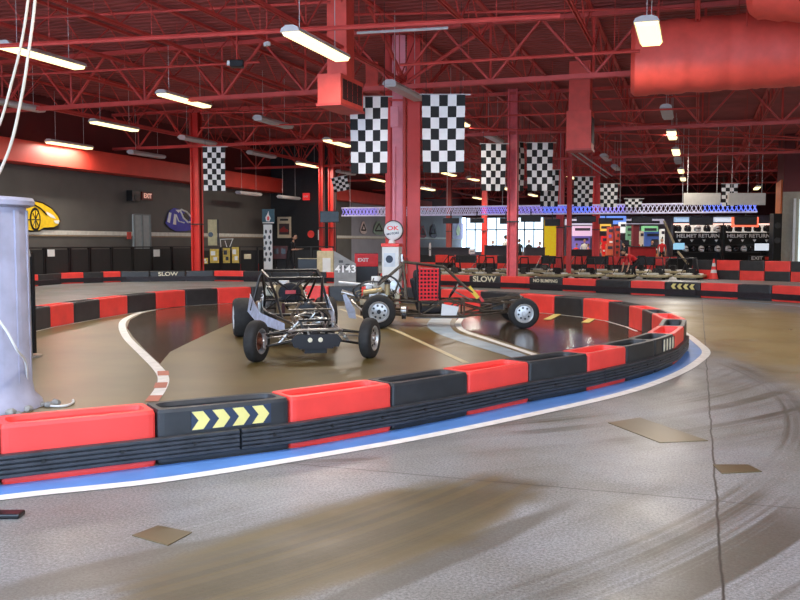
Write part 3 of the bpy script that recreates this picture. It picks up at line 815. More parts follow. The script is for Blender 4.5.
p = PD(237, 64, 20); e = empty('projector', p, .4, label='small black projector with a pale cap hanging under the roof at upper left', category='projector')
MB().box((0,0,0), (.30,.24,.16), bevel=.02).build('case', BLACK, parent=e); MB().cyl((-.22,0,0.02),(-.12,0,.02),.06,seg=14).build('lens', WHITE, parent=e); MB().tube([(0,0,.08),(0,0,ZC-p.z-.01)], .02, seg=6).build('mount', STEEL, parent=e)
p = PD(267, 44, 18); e = empty('security_camera', p, -.6, label='small white security camera left of the big lit lamp', category='camera')
MB().box((0,0,0), (.16,.08,.08), bevel=.01).build('case', WHITE, parent=e); MB().tube([(0,0,.04),(0,0,ZC-p.z-.01)], .012, seg=6).build('mount', STEEL, parent=e)

# =====================================================================
# CHECKERED FLAGS
# =====================================================================
FW = mat('flag_white', (226,222,222), .8, var=.05); FB = mat('flag_black', (22,22,24), .8, var=.1)
def flag(px0, py0, px1, py1, D, nc, nr, lab, rz=0.0, tilt=0.0, rod=True):
    s = D/F_PX; w = (px1-px0)*s; h = (py1-py0)*s
    p = PD((px0+px1)/2, py0, D)
    e = empty('checkered_flag', p, TH+rz, label=lab, category='flag', group='checkered flags hanging from the roof')
    e.rotation_euler.y = tilt
    b = MB(); K = 3; ph = random.random()*6
    def P(i, j, side):
        x = -w/2+w*i/(nc*K); z = -h*j/(nr*K)
        t = j/(nr*K); x *= 1-.06*t
        yy = .05*math.sin(x*5+ph)*(.3+t)+.03*math.sin(z*3+ph*2)
        return (x, yy+side*.004, z)
    for side in (-1, 1):
        V = [[b.bm.verts.new(P(i, j, side)) for j in range(nr*K+1)] for i in range(nc*K+1)]
        for i in range(nc*K):
            for j in range(nr*K):
                f = b.bm.faces.new((V[i][j], V[i+1][j], V[i+1][j+1], V[i][j+1])); f.material_index = ((i//K)+(j//K)+(0 if lab[0] != 'x' else 1)) % 2
        if side == -1: A0 = V
    n, m = nc*K, nr*K
    for i in range(n):
        for j in (0, m): b.bm.faces.new((A0[i][j], A0[i+1][j], V[i+1][j], V[i][j]))
    for j in range(m):
        for i in (0, n): b.bm.faces.new((A0[i][j], A0[i][j+1], V[i][j+1], V[i][j]))
    b.build('cloth', [FB, FW], parent=e, smooth=False)
    if rod:
        MB().tube([(-w*.55,0,.01),(w*.62,0,.01)], .018, seg=6).build('rod', LENSO, parent=e)
        for s_ in (-.4, .4): MB().tube([(s_*w,0,.01),(s_*w,0,ZC-p.z-.1)], .006, seg=4).build('cord', DGREY, parent=e)
    return e
flag(350,97,388,172,20.6,5,7,'large checkered flag left of the cluster column, partly behind the box duct')
flag(422,95,465,171,20.6,5,7,'large checkered flag right of the cluster column')
flag(481,144,506,190,32.0,5,7,'checkered flag hanging just left of the middle column')
flag(510,142,526,190,33.6,3,9,'narrow checkered flag turned edge-on behind the middle column', rz=.7)
flag(527,143,553,190,31.5,5,7,'checkered flag hanging just right of the middle column')
flag(540,170,559,206,40,5,7,'far checkered flag peeking out below and behind the middle pair')
flag(574,177,593,206,41.5,5,7,'checkered flag to the right of the close pair of columns')
flag(600,184,618,207,42,5,6,'far checkered flag left of the two pale lamp boxes')
flag(203,147,225,190,32.5,5,8,'checkered flag beside the left red column')
flag(331,177,347,191,42,5,5,'small tilted checkered flag above the hanging screen', tilt=-.2)
flag(722,184,738,206,41.3,4,6,'checkered flag between the two blank white signs')
flag(625,199,642,207,42.5,5,3,'tiny far checkered flag just above the lighting truss')

# =====================================================================
# GREY POST, ROPES, HOSE
# =====================================================================
sp_ = 8.45
pp = PD(-16, 242, sp_); pp.z = 0
r0 = .395
post = empty('guard_post', pp, 0, label='lilac grey round post with flat cap standing at the left photo edge', category='post')
b = MB(); b.lathe([(r0*1.25,0),(r0*1.22,.06),(r0*1.05,.13),(r0,.25),(r0*.97,1.93),(r0*.97,1.95)], seg=40); bm_ = b.build('body', GREYP, parent=post, smooth=True)
b = MB()
for k in range(12):
    a = 2*PI*k/12; b.box((math.cos(a)*r0*.97, math.sin(a)*r0*.97, 1.08), (.03,.05,1.64), rz=a)
b.build('rib', GREYP, parent=post)
MB().lathe([(r0*1.02,1.93),(r0*1.15,1.95),(r0*1.17,1.99),(r0*1.12,2.02),(r0*.5,2.04)], seg=40).build('cap', GREYP, parent=post, smooth=True)
b = MB()
RUB = mat('crumbled_plaster', (150,150,146), .9, var=.3, scale=20)
for k in range(46):
    a = random.uniform(0, 2*PI); rr = random.uniform(.42, .66); s = random.uniform(.02,.055)
    b.sph((math.cos(a)*rr, math.sin(a)*rr, s*.5), s, (1,1,.7), seg=6)
rubb = b.build('rubble', RUB, parent=post); rubb['kind'] = 'stuff'
# thin silver pole standing beside it
q = PD(27, 242, 12.2); q.z = 0
pl = empty('thin_pole', q, 0, label='thin silver pole standing right beside the lilac grey post', category='pole')
MB().cyl((0,0,0),(0,0,1.47),.035).cyl((0,0,1.40),(0,0,1.50),.05,.03).build('shaft', CHROME, parent=pl, smooth=True)
MB().box((.0,.05,.75), (.10,.05,1.4)).build('backing_board', BLACK, parent=pl)
MB().cyl((0,0,0),(0,0,.03),.16).build('base', CHROME, parent=pl)
ROPE = mat('rope_cream', (196,184,168), .7)
def rope(pts, D, r, lab, m=ROPE, name='hanging_rope'):
    P = dense([PD(x, y, D+dd) for x, y, dd in pts], 8); recenter(MB().tube(P, r, seg=8).build(name, m, label=lab, category='rope', smooth=True))
rope([(33,-60,0),(28,0,0),(21,45,0),(11,85,0),(0,123,.0),(-18,160,0)], 7.4, .011, 'left one of two cream ropes hanging down at the top left')
rope([(38,-60,0),(35,0,0),(29,50,0),(21,100,0),(9,150,0),(-14,200,0)], 7.2, .012, 'right one of two cream ropes hanging down at the top left')
hp = [PD(-8,312,7.95), PD(6,330,7.98), PD(17,350,8.05), PD(25.5,362,8.3), PD(27.5,385,8.5)]+[G(30,397,.02), G(38,403,.015), G(52,406,.015), G(66,405.5,.015), G(73,402.5,.015), G(73,400,.015)]
recenter(MB().tube(dense(hp, 8), .012, seg=8).build('hose', WHITE, label='thin white hose down the grey post and curling on the floor', category='hose', smooth=True))

# =====================================================================
# BUGGIES
# =====================================================================
def wheel(parent, c, r, w, steer, m_rim, holes=8, name='wheel', deep=.0, hub=BLACK, brake=False, out=1):
    """wheel axis = local y, outer face towards out*y"""
    e = empty(name, c); e.parent = parent; e.rotation_euler.z = steer
    rr = r*.60
    b = MB(); prof = [(rr,-w*.42),(rr*1.06,-w*.5),(r*.86,-w*.5),(r*.96,-w*.40),(r,-w*.22),(r,w*.22),(r*.96,w*.40),(r*.86,w*.5),(rr*1.06,w*.5),(rr,w*.42),(rr*.95,0)]
    seg = 36; rings = []
    for R_, h_ in prof: rings.append([b.bm.verts.new((R_*math.cos(2*PI*j/seg), h_, R_*math.sin(2*PI*j/seg))) for j in range(seg)])
    for k in range(len(rings)):
        A_ = rings[k]; B_ = rings[(k+1) % len(rings)]
        for j in range(seg): b.bm.faces.new((A_[j], A_[(j+1) % seg], B_[(j+1) % seg], B_[j]))
    b.build('tyre', TYRE, parent=e, smooth=True)
    b = MB(); o_ = out
    b.lathe([(rr*.99,o_*w*.44),(rr*1.03,o_*w*.47),(rr*.98,o_*w*.49),(rr*.90,o_*w*.46),(rr*.86,o_*w*.30),(rr*.82,o_*w*.24),(rr*.52,o_*w*.30),(rr*.26,o_*w*.34),(rr*.25,o_*w*.38)], axis='Y', seg=36, caps=(0,1))
    b.lathe([(rr*.99,-o_*w*.44),(rr*1.02,-o_*w*.47),(rr*.93,-o_*w*.46),(rr*.90,-o_*w*.2),(rr*.88,o_*w*.2)], axis='Y', seg=36, caps=(0,0))
    b.build('rim', m_rim, parent=e, smooth=True)
    for k in range(holes):
        b = MB(); a = 2*PI*k/holes+.2; x, z = math.cos(a)*rr*.60, math.sin(a)*rr*.60
        b.cyl((x,o_*w*.20,z),(x,o_*w*.335,z),rr*.115,seg=10)
        b.build('rim_hole', BLACK, parent=e)
    b = MB(); b.cyl((0,o_*w*.3,0),(0,o_*w*.47,0),rr*.25,rr*.20,seg=14)
    for k in range(5):
        a = 2*PI*k/5; b.cyl((math.cos(a)*rr*.3,o_*w*.33,math.sin(a)*rr*.3),(math.cos(a)*rr*.3,o_*w*.40,math.sin(a)*rr*.3),rr*.035,seg=6)
    b.build('hub', hub, parent=e, smooth=True)
    if brake:
        b = MB(); b.cyl((0,-o_*w*.12,0),(0,-o_*w*.16,0),rr*.72,seg=24); b.cyl((0,-o_*w*.1,0),(0,-o_*w*.5,0),rr*.3,seg=12); b.box((rr*.5,-o_*w*.15,rr*.2),(rr*.3,w*.25,rr*.4)); b.build('brake_disc', mat('rusty_brake', (120,70,50), .6, .3, var=.3, scale=20), parent=e, smooth=True)
    return e
def spring(b, a, c, r, turns, wire):
    a = Vector(a); c = Vector(c); d = c-a; u = d.normalized(); x = u.orthogonal().normalized(); y = u.cross(x)
    P = []
    n = turns*10
    for i in range(n+1):
        t = i/n; an = 2*PI*turns*t; P.append(a+d*(.12+.76*t)+(x*math.cos(an)+y*math.sin(an))*r)
    b.tube(P, wire, seg=5)
def arc_pts(a, b_, bulge, n=8):
    a = Vector(a); b_ = Vector(b_); bulge = Vector(bulge)
    return [a.lerp(b_, i/n)+bulge*math.sin(PI*i/n) for i in range(n+1)]

def engine(e, x, z, sc=1.0, dense_=True):
    """air-cooled flat engine, exhaust and fittings behind the seat"""
    b = MB(); b.box((x,0,z), (.36,.34,.32), bevel=.03); b.cyl((x-.18,0,z+.02),(x-.30,0,z+.02),.17,seg=20); b.build('engine_block', mat('engine_metal', (120,112,98), .5, .5, var=.35, scale=16), parent=e, smooth=False)
    for s in (-1, 1):
        b = MB()
        for k in range(7): b.box((x,s*(.20+.032*k),z), (.34,.012,.24))
        b.box((x,s*.44,z), (.30,.06,.2), bevel=.02); b.build('cylinder_bank', CHROME, parent=e)
    b = MB()
    b.cyl((x-.05,0,z+.15),(x-.05,0,z+.33),.05); b.cyl((x-.05,0,z+.30),(x-.05,0,z+.44),.10,.09,seg=20); b.build('air_filter', WHITE, parent=e, smooth=True)
    b = MB()
    b.lathe([(.13,-.05),(.16,-.04),(.16,.04),(.13,.05)], c=(0,0,0), axis='Y', seg=20); o = b.build('fan_pulley', CHROME, parent=e); o.location = (x-.1,.24,z+.2)
    b = MB()
    for s in (-1, 1):
        b.tube(dense([Vector(p) for p in ((x+.1,s*.40,z-.1),(x+.05,s*.42,z-.25),(x-.25,s*.34,z-.22),(x-.5,s*.16,z-.05),(x-.65,s*.08,z+.08))], 5), .024, seg=8)
        b.tube(dense([Vector(p) for p in ((x-.12,s*.40,z-.1),(x-.18,s*.42,z-.2),(x-.35,s*.30,z-.16),(x-.52,s*.14,z-.02))], 5), .022, seg=8)
    b.build('exhaust_header', CHROME, parent=e, smooth=True)
    MB().cyl((x-.45,0,z+.06),(x-.72,0,z+.14),.05,.05,seg=16).build('muffler', CHROME, parent=e, smooth=True)
    b = MB()
    for k in range(9):
        y0 = random.uniform(-.3,.3); b.tube(dense([Vector((x+random.uniform(-.2,.2),y0,z+.15)), Vector((x+random.uniform(-.1,.2),y0+random.uniform(-.15,.15),z+.34+random.uniform(0,.1))), Vector((x+.3,random.uniform(-.3,.3),z+random.uniform(0,.3)))], 5), .010, seg=5)
    b.build('engine_hose', BLACK, parent=e, smooth=True)
    MB().box((x+.02,-.26,z+.27), (.2,.14,.16), bevel=.02).build('coil_box', mat('pale_box', (196,190,170), .5), parent=e)

def buggy(loc, rz, L, tf, tr, rf, rr_, wf, wr, steer, lab, tube_m, variant):
    e = empty('sand_rail_buggy', loc, rz, label=lab, category='buggy', group='tube-frame buggies')
    # x forward; rear axle at 0, front axle at L
    zf, zr = rf, rr_
    for s in (-1, 1):
        wheel(e, (L, s*tf/2, rf), rf, wf, steer, SILV, holes=8, name='front_wheel', out=s, brake=True, hub=CHROME)
        wheel(e, (0, s*tr/2, rr_), rr_, wr, 0, SILV if s == 1 or variant == 2 else WHITE, holes=8, name='rear_wheel', out=s)
    r = .021
    hw = .40          # half width at cockpit
    fx = L-.30        # front bulkhead
    b = MB()
    for s in (-1, 1):
        b.tube([(-.35,s*.24,.30),(.15,s*.34,.24),(.75,s*hw,.20),(1.55,s*hw,.20),(fx,s*.19,.26),(L+.10,s*.15,.30)], r)      # lower rail
        b.tube([(-.42,s*.26,.52),(.35,s*.40,.50),(.80,s*hw,.48),(1.60,s*hw*.96,.49),(fx,s*.18,.44),(L+.12,s*.15,.42)], r)  # upper rail
        for x_, a_, w_ in ((.75,hw,.0),(1.2,hw,0),(1.6,hw*.97,0),(.2,.36,0),(-.35,.25,0)): b.tube([(x_,s*a_,.20),(x_,s*a_,.50)], r*.85)
        b.tube([(.75,s*hw,.20),(1.2,s*hw,.50)], r*.7); b.tube([(1.2,s*hw,.20),(1.6,s*hw*.97,.49)], r*.7)
        b.tube([(1.6,s*hw*.97,.20),(fx,s*.18,.44)], r*.8); b.tube([(fx,s*.19,.26),(fx,s*.18,.44)], r)
        b.tube([(L+.10,s*.15,.30),(L+.12,s*.15,.42)], r)
    for x_, a_, z_ in ((-.42,.26,.52),(.35,.40,.50),(.80,hw,.20),(1.6,hw*.97,.49),(1.55,hw,.20),(fx,.18,.44),(fx,.19,.26),(L+.12,.15,.42),(L+.10,.15,.30),(-.35,.24,.30)):
        b.tube([(x_,-a_,z_),(x_,a_,z_)], r)
    b.build('chassis_frame', tube_m, parent=e, smooth=True)
    # roll cage
    zt = 1.22 if variant == 2 else 1.14; xr_ = .46 if variant == 2 else .75; xf_ = 1.24 if variant == 2 else 1.45; hc_ = hw if variant == 2 else .64
    b = MB()
    wt = .45 if variant == 1 else .33
    for s in (-1, 1):
        b.tube([(xr_+.06,s*hc_,.50),(xr_,s*(wt+.04),zt-.10),(xr_,s*(wt-.03),zt)], r*1.05)
        b.tube([(xr_,s*wt,zt),(xf_,s*wt*.92,zt-.10)], r*1.05)
        b.tube([(xf_,s*wt*.92,zt-.10),(xf_+.36,s*hw*.86,.78),(1.98,s*hw*.70,.47)], r*1.05)
        b.tube([(xr_,s*wt,zt-.03),(.05,s*.34,.84),(-.34,s*.24,.54)], r)
        b.tube([(xr_,s*wt,zt-.08),(.30,s*.36,.66),(.10,s*.36,.50)], r*.9)
    b.tube([(xr_,-wt,zt),(xr_,wt,zt)], r*1.05); b.tube([(xf_,-wt*.92,zt-.10),(xf_,wt*.92,zt-.10)], r*1.05)
    b.tube([(xr_+.03,-hw,.66),(xr_+.03,hw,.66)], r*.9)
    b.tube([(xr_+.03,-hw,.52),(xr_,wt*.9,zt-.04)], r*.8); b.tube([(xr_+.03,hw,.52),(xr_,-wt*.9,zt-.04)], r*.8)
    if variant == 2: b.tube([(xf_+.36,-hw*.86,.78),(xf_+.36,hw*.86,.78)], r*.9)
    b.build('roll_cage', tube_m if variant == 2 else TUBE, parent=e, smooth=True)
    # seat
    b = MB(); b.box((1.02,0,.30), (.50,.44,.12), bevel=.04)
    M = Matrix.Translation((.70,0,.60)) @ Matrix.Rotation(-.22, 4, 'Y')
    b.box((0,0,0), (.12,.44,.62), M=M, bevel=.04)
    st = b.build('seat', TAN if variant == 1 else mat('seat_black', (34,30,32), .7), parent=e)
    b = MB(); M = Matrix.Translation((.72,0,.77 if variant == 1 else .90)) @ Matrix.Rotation(-.22, 4, 'Y'); b.sph((0,0,0), 1, (.075,.19,.17), seg=20, M=M); b.box((0,0,-.06), (.12,.34,.18), M=M, bevel=.05)
    hr = b.build('headrest', CLOTHB, parent=e, smooth=True)
    if variant == 1:
        MB().box((.80,0,.79), (.012,.17,.06), bevel=.004).build('badge', mat('badge_red', (190,60,64), .5), parent=e)
    b = MB()
    for s in (-1, 1): b.box((.80,s*.12,.50), (.02,.05,.22)); 
    b.build('harness', mat('harness_dark', (66,30,34), .7), parent=e)
    # steering
    b = MB(); c_ = Vector((1.42,0,.66)); M = Matrix.Translation(c_) @ Matrix.Rotation(-1.0, 4, 'Y')
    b.tube([M @ Vector((.16*math.cos(t*PI/9), .16*math.sin(t*PI/9), 0)) for t in range(18)], .014, seg=6, closed=True)
    for t in (0, 2.1, 4.2): b.tube([c_, M @ Vector((.15*math.cos(t), .15*math.sin(t), 0))], .01, seg=5)
    b.build('steering_wheel', BLACK, parent=e, smooth=True)
    MB().tube([c_, (1.85,0,.44), (fx,0,.36)], .014).build('steering_column', CHROME, parent=e, smooth=True)
    # floor pan and tanks
    MB().box((1.15,0,.17), (1.0,.74,.02)).build('floor_pan', mat('pan_metal', (96,94,92), .4, .6), parent=e)
    MB().cyl((.30,-.22,.78),(.30,.22,.78),.10,seg=20).build('fuel_tank', CREAM if variant == 1 else CHROME, parent=e, smooth=True)
    b = MB(); b.box((fx-.10,0,.36), (.24,.22,.16), bevel=.02); b.build('pedal_box', DGREY, parent=e)
    # front suspension
    for s in (-1, 1):
        ky = s*(tf/2-wf*.6)
        b = MB()
        b.tube([(L-.20,s*.17,.28),(L,ky,.20)], .016); b.tube([(L+.10,s*.15,.30),(L,ky,.20)], .016)
        b.tube([(L-.18,s*.17,.43),(L,ky,.36)], .014); b.tube([(L+.12,s*.15,.42),(L,ky,.36)], .014)
        b.build('control_arm', tube_m if variant == 2 else TUBE, parent=e, smooth=True)
        MB().tube([(L,ky,.18),(L,ky,.38)], .028).cyl((L,ky,rf),(L,s*tf/2,rf),.03).build('knuckle', CHROME, parent=e, smooth=True)
        b = MB(); a0, a1 = (L+.02,s*.20,.54), (L+.02,s*(.17+(abs(ky)-.17)*.62),.24); spring(b, a0, a1, .036, 7, .007); b.tube([a0, a1], .016)
        b.build('coil_shock', CHROME, parent=e, smooth=True)
        MB().tube([(L-.1,s*.1,.36),(L-.1,ky,.30)], .010).build('tie_rod', CHROME, parent=e, smooth=True)
        # rear
        ry = s*(tr/2-wr*.5)
        b = MB(); b.tube([(.75,s*.36,.24),(.05,ry,rr_-.03)], .022); b.tube([(.15,s*.12,.30),(.05,ry,rr_-.03)], .022); b.build('trailing_arm', tube_m if variant == 2 else TUBE, parent=e, smooth=True)
        b = MB(); a0, a1 = (-.05,s*.30,.86), (.03,s*(abs(ry)-.1),rr_+.02); spring(b, a0, a1, .045, 7, .009); b.tube([a0, a1], .02); b.build('coil_shock', CHROME, parent=e, smooth=True)
        MB().cyl((0,s*.12,rr_),(0,s*tr/2,rr_),.028,seg=10).build('drive_shaft', DGREY, parent=e, smooth=True)
    MB().tube([(L+.05,-.22,.55),(L+.05,.22,.55)], .018).tube([(L+.05,-.20,.55),(L+.1,-.15,.42)], .014).tube([(L+.05,.20,.55),(L+.1,.15,.42)], .014).build('shock_tower', TUBE, parent=e, smooth=True)
    engine(e, -.02, .50)
    return e
def place(rear, front):
    d = front-rear; return rear, math.atan2(d.y, d.x), d.length
# nose-on buggy
f_c = (G(257,360.5)+G(371,359.5))/2; r_c = (G(243,336.5)+G(326,334.5))/2
loc, rz, L = place(r_c, f_c)
tr1 = (G(243,336)-G(326,334.5)).length; tf1 = (G(257,360.5)-G(371,359.5)).length
bg1 = buggy(loc, rz, L, tf1, tr1, .28, .33, .16, .32, -.55, 'black tube-frame buggy facing the camera with wide rear tyres and pale side panel', TUBE, 1)
# extra parts of the nose-on buggy
SIDEP = mat('side_panel_pale', (176,184,204), .35, var=.25, scale=9)
for s in (-1, 1):
    A4 = [Vector(p) for p in ((.40,s*.60,.74),(.62,s*.62,.72),(1.6,s*.56,.52),(2.75,s*.34,.46),(2.8,s*.34,.34),(1.5,s*.60,.36),(.55,s*.66,.46))]
    b = MB(); lo_ = [b.bm.verts.new(p) for p in A4]; hi_ = [b.bm.verts.new(p+Vector((0,s*.015,.01))) for p in A4]
    b.bm.faces.new(lo_); b.bm.faces.new(hi_[::-1])
    for i in range(7): b.bm.faces.new((lo_[i], lo_[(i+1) % 7], hi_[(i+1) % 7], hi_[i]))
    b.build('side_panel', SIDEP, parent=bg1)
b = MB(); b.prism([(-.30,.20),(.30,.20),(.34,.30),(.28,.37),(-.28,.37),(-.34,.30)], L+.18, L+.22, M=Matrix(((0,0,1,0),(1,0,0,0),(0,1,0,0),(0,0,0,1)))); b.box((L+.02,0,.19), (.36,.46,.03)); b.box((L+.0,0,.14), (.3,.3,.06)); fp = b.build('nose_plate', mat('nose_black', (20,20,24), .35), parent=bg1)
for s in (-1, 1): MB().lathe([(.028,0),(.032,.012),(.012,.016)], axis='Z', seg=14).build('nose_lamp', DECALW, parent=bg1)
for s, o in zip((-1, 1), [c for c in bg1.children if c.name.startswith('nose_lamp')]): o.location = (L+.225, s*.07-.02, .30); o.rotation_euler = (0,PI/2,0)
b = MB(); b.tube([(L+.12,-.36,.41),(L+.20,-.28,.43),(L+.20,.28,.43),(L+.12,.36,.41)], .018); b.tube([(L+.20,-.12,.43),(L+.20,-.10,.36)], .014)
b.build('front_bumper', CHROME, parent=bg1, smooth=True)
b = MB()
for s in (-1, 1): b.tube(dense([Vector(p) for p in ((L-.1,s*.22,.48),(L-.30,s*.26,.58),(L-.55,s*.14,.70),(L-.80,s*.08,.72))], 6), .020)
b.tube([(L-.8,-.30,.71),(L-.8,.30,.71)], .02); b.tube([(L-.35,-.30,.66),(L-.35,.30,.66)], .014); b.build('dash_hoop', TUBEB, parent=bg1, smooth=True)
b = MB(); b.box((L-.80,0,.66), (.05,.28,.10), bevel=.015); b.build('dashboard', BLACK, parent=bg1)
for s in (-1, 0, 1): o = MB().cyl((0,0,0),(.03,0,0),.026,seg=14).build('gauge', DGREY, parent=bg1); o.location = (L-.77, s*.09, .72)
b = MB()
for k in range(10): b.tube(dense([Vector((L-.2-random.random()*.5,random.uniform(-.2,.2),.36)), Vector((L-.5,random.uniform(-.25,.25),.45+random.random()*.25)), Vector((L-.9,random.uniform(-.25,.25),.4+random.random()*.3))], 5), .010, seg=5)
b.build('brake_line', CHROME, parent=bg1, smooth=True)
# side-on buggy
pr_ = G(379,328.5); pf_ = G(523.5,328.5)
d = (pf_-pr_); L2 = d.length; u = d/L2; perp = Vector((-u.y, u.x, 0))
loc2 = pr_+perp*.72
bg2 = buggy(loc2, math.atan2(u.y, u.x), L2, 1.44, 1.44, .285, .315, .17, .22, .0, 'bronze tube-frame buggy parked side-on with a red net in its window', TUBEB, 2)
k_ = (loc2-W(0,0,0)).length
NET = mat('net_red', (226,34,44), .7, var=.06)
b = MB(); ax, ay = .74, .74+.40
x0_, x1_ = .76, 1.10; z0_, z1_ = .52, 1.12
for i in range(6):
    t = i/5; x = x0_+(x1_-x0_)*t; b.box((x,-.42,(z0_+z1_-.04*t)/2), (.028,.012,z1_-z0_-.05*t))
for j in range(9):
    z = z0_+(z1_-z0_-.03)*j/8; b.box(((x0_+x1_)/2,-.423,z), (x1_-x0_+.04,.012,.032))
b.build('window_net', NET, parent=bg2)
b = MB(); b.tube([(x0_-.05,-.42,1.20),(x0_-.03,-.42,.48)], .018); b.tube([(x1_+.04,-.42,1.14),(x1_+.0,-.42,.48)], .012); b.tube([(x0_-.05,-.42,1.18),(x1_+.04,-.42,1.13)], .012); b.build('net_frame', TUBE, parent=bg2, smooth=True)
MB().box((.93,-.30,.78), (.46,.03,.62), bevel=.012).box((.93,.30,.70), (.40,.03,.5), bevel=.012).build('seat_side_backing', mat('seat_black', (34,30,32), .7), parent=bg2)  # black plates added behind the net so its holes read dark
b = MB()
for k in range(16):
    p0_ = Vector((random.uniform(-.5,.5), random.uniform(-.4,.3), random.uniform(.3,.6))); p2_ = Vector((random.uniform(-.45,.6), random.uniform(-.42,.3), random.uniform(.3,.95)))
    b.tube(dense([p0_, (p0_+p2_)/2+Vector((random.uniform(-.1,.1), 0, random.uniform(-.05,.18))), p2_], 5), random.uniform(.007,.014), seg=5)
b.build('engine_wiring', mat('wire_mix', (150,134,104), .4, .4, var=.5, scale=8), parent=bg2, smooth=True)
b = MB()
for k in range(7): b.box((random.uniform(-.35,.45), -.34, random.uniform(.34,.75)), (random.uniform(.06,.14),.06,random.uniform(.05,.12)), bevel=.01)
b.build('engine_fitting', mat('fitting_mix', (176,160,130), .4, .3, var=.6, scale=6), parent=bg2)
MB().cyl((.42,-.40,.30),(.52,-.42,.30),.10,seg=14).build('alternator', CHROME, parent=bg2, smooth=True)
MB().tube(dense([Vector(p) for p in ((-.05,-.30,.78),(-.35,-.25,.80),(-.78,-.20,.84))], 4), .022).build('tail_pipe', WHITE, parent=bg2, smooth=True)
b = MB(); M = Matrix(((1,0,0,0),(0,0,1,0),(0,1,0,0),(0,0,0,1))); b.prism([(-.70,.60),(-.64,.62),(-.47,.32),(-.44,.14),(-.58,.16),(-.64,.36)], -.30, -.285, M=M); b.build('tail_panel', SIDEP, parent=bg2)
b = MB(); b.prism([(1.18,.44),(1.5,.38),(1.45,.22),(1.16,.22)], -.44, -.425, M=M); b.build('side_panel', WHITE, parent=bg2)
b = MB(); b.prism([(1.66,.72),(1.72,.78),(1.90,.56),(1.84,.52)], -.335, -.32, M=M); b.build('sticker', mat('sticker_yellow', (232,196,60), .5), parent=bg2)
b = MB(); b.prism([(1.88,.55),(1.92,.58),(1.99,.48),(1.94,.46)], -.335, -.32, M=M); b.build('sticker', mat('sticker_red', (214,50,50), .5), parent=bg2)
b = MB()
for s in (-1, 1): b.tube([(1.98,s*.28,.47),(L2-.25,s*.2,.52),(L2+.05,s*.2,.54)], .017); b.tube([(1.24,s*.38,.50),(2.0,s*.3,.30),(L2-.1,s*.16,.30)], .015)
b.build('nose_brace', TUBEB, parent=bg2, smooth=True)
b = MB()
b.tube(dense([Vector(p) for p in ((-.1,-.3,.7),(.1,-.35,.95),(.3,-.36,.9),(.42,-.34,.7))], 5), .018); b.tube(dense([Vector(p) for p in ((-.4,-.2,.5),(-.5,-.28,.7),(-.2,-.32,.85),(.2,-.3,.8))], 5), .02)
b.cyl((.42,-.42,.24),(.5,-.42,.24),.09,seg=14); b.build('intake_hose', DGREY, parent=bg2, smooth=True)
b = MB(); b.cyl((-.30,-.34,.64),(.05,-.36,.70),.05,seg=12); b.cyl((.15,-.36,.60),(.15,-.36,.80),.05,seg=12); b.build('oil_cooler', mat('tan_metal', (170,150,110), .45, .4), parent=bg2, smooth=True)

# =====================================================================
# GAS PUMP, SIGNS AND THINGS BEHIND
# =====================================================================
# vintage pump beside the cluster column
D_ = 23.3; s_ = D_/F_PX
p = PD(392, 242, D_); p.z = 0
pump = empty('gas_pump', p, TH-.25, label='white vintage fuel pump with red top and round sign beside the cluster column', category='fuel pump')
MB().box((0,0,.78), (.46,.36,1.40), bevel=.02).build('body', WHITE, parent=pump)
MB().box((0,0,.05), (.52,.42,.10), bevel=.01).build('plinth', RED, parent=pump)
MB().box((0,0,1.52), (.50,.40,.09), bevel=.02).build('top_cap', RED, parent=pump)
MB().cyl((0,0,1.56),(0,0,1.66),.10,.07,seg=16).build('neck', WHITE, parent=pump)
b = MB(); b.lathe([(.20,-.07),(.245,-.05),(.255,0),(.245,.05),(.20,.07)], axis='Y', seg=32); gl = b.build('globe', WHITE, parent=pump); gl.location = (.04,0,1.90)
b = MB(); b.lathe([(.25,-.03),(.272,-.02),(.272,.02),(.25,.03)], axis='Y', seg=32); o = b.build('globe_ring', DGREY, parent=gl)
text_mesh('lettering', 'OK', .15, RED, gl, face_matrix(Vector((-.0,-.075,.06)), Vector((1,0,0))), sx=1.4)
text_mesh('lettering', 'MOTORS', .075, NAVY, gl, face_matrix(Vector((0,-.075,-.08)), Vector((1,0,.12))), sx=1.1)
MB().box((-.02,-.19,1.13), (.30,.01,.36)).build('face_panel', mat('panel_pale', (206,214,222), .4), parent=pump)
b = MB(); b.lathe([(.05,-.003),(.10,-.003),(.10,.003),(.05,.003)], axis='Y', seg=24); b.box((0,0,0),(.04,.006,.10)); o = b.build('emblem', NAVY, parent=pump); o.location = (-.02,-.20,1.15)
b = MB(); b.tube(dense([Vector(q) for q in ((.24,0,1.3),(.34,0,1.1),(.32,0,.6),(.27,0,.8),(.25,0,1.15))], 6), .014); b.build('hose', BLACK, parent=pump, smooth=True)
MB().box((.27,0,1.18), (.05,.05,.20)).build('nozzle', CHROME, parent=pump)

def panel_box(name, x0, y0, x1, y1, D, depth, m, lab, cat, parts=None, rz=0, ground=False, group=None):
    """upright box whose front face covers the given view rectangle at distance D"""
    s = D/F_PX; a = PD((x0+x1)/2, y1, D); t = PD((x0+x1)/2, y0, D)
    zb = 0 if ground else a.z; zt = t.z; w = (x1-x0)*s
    e = empty(name, (a.x, a.y, zb), TH+rz, label=lab, category=cat)
    if group: e['group'] = group
    MB().box((0,depth/2,(zt-zb)/2), (w,depth,zt-zb), bevel=min(.01, w*.05)).build('body', m, parent=e)
    return e, w, zt-zb
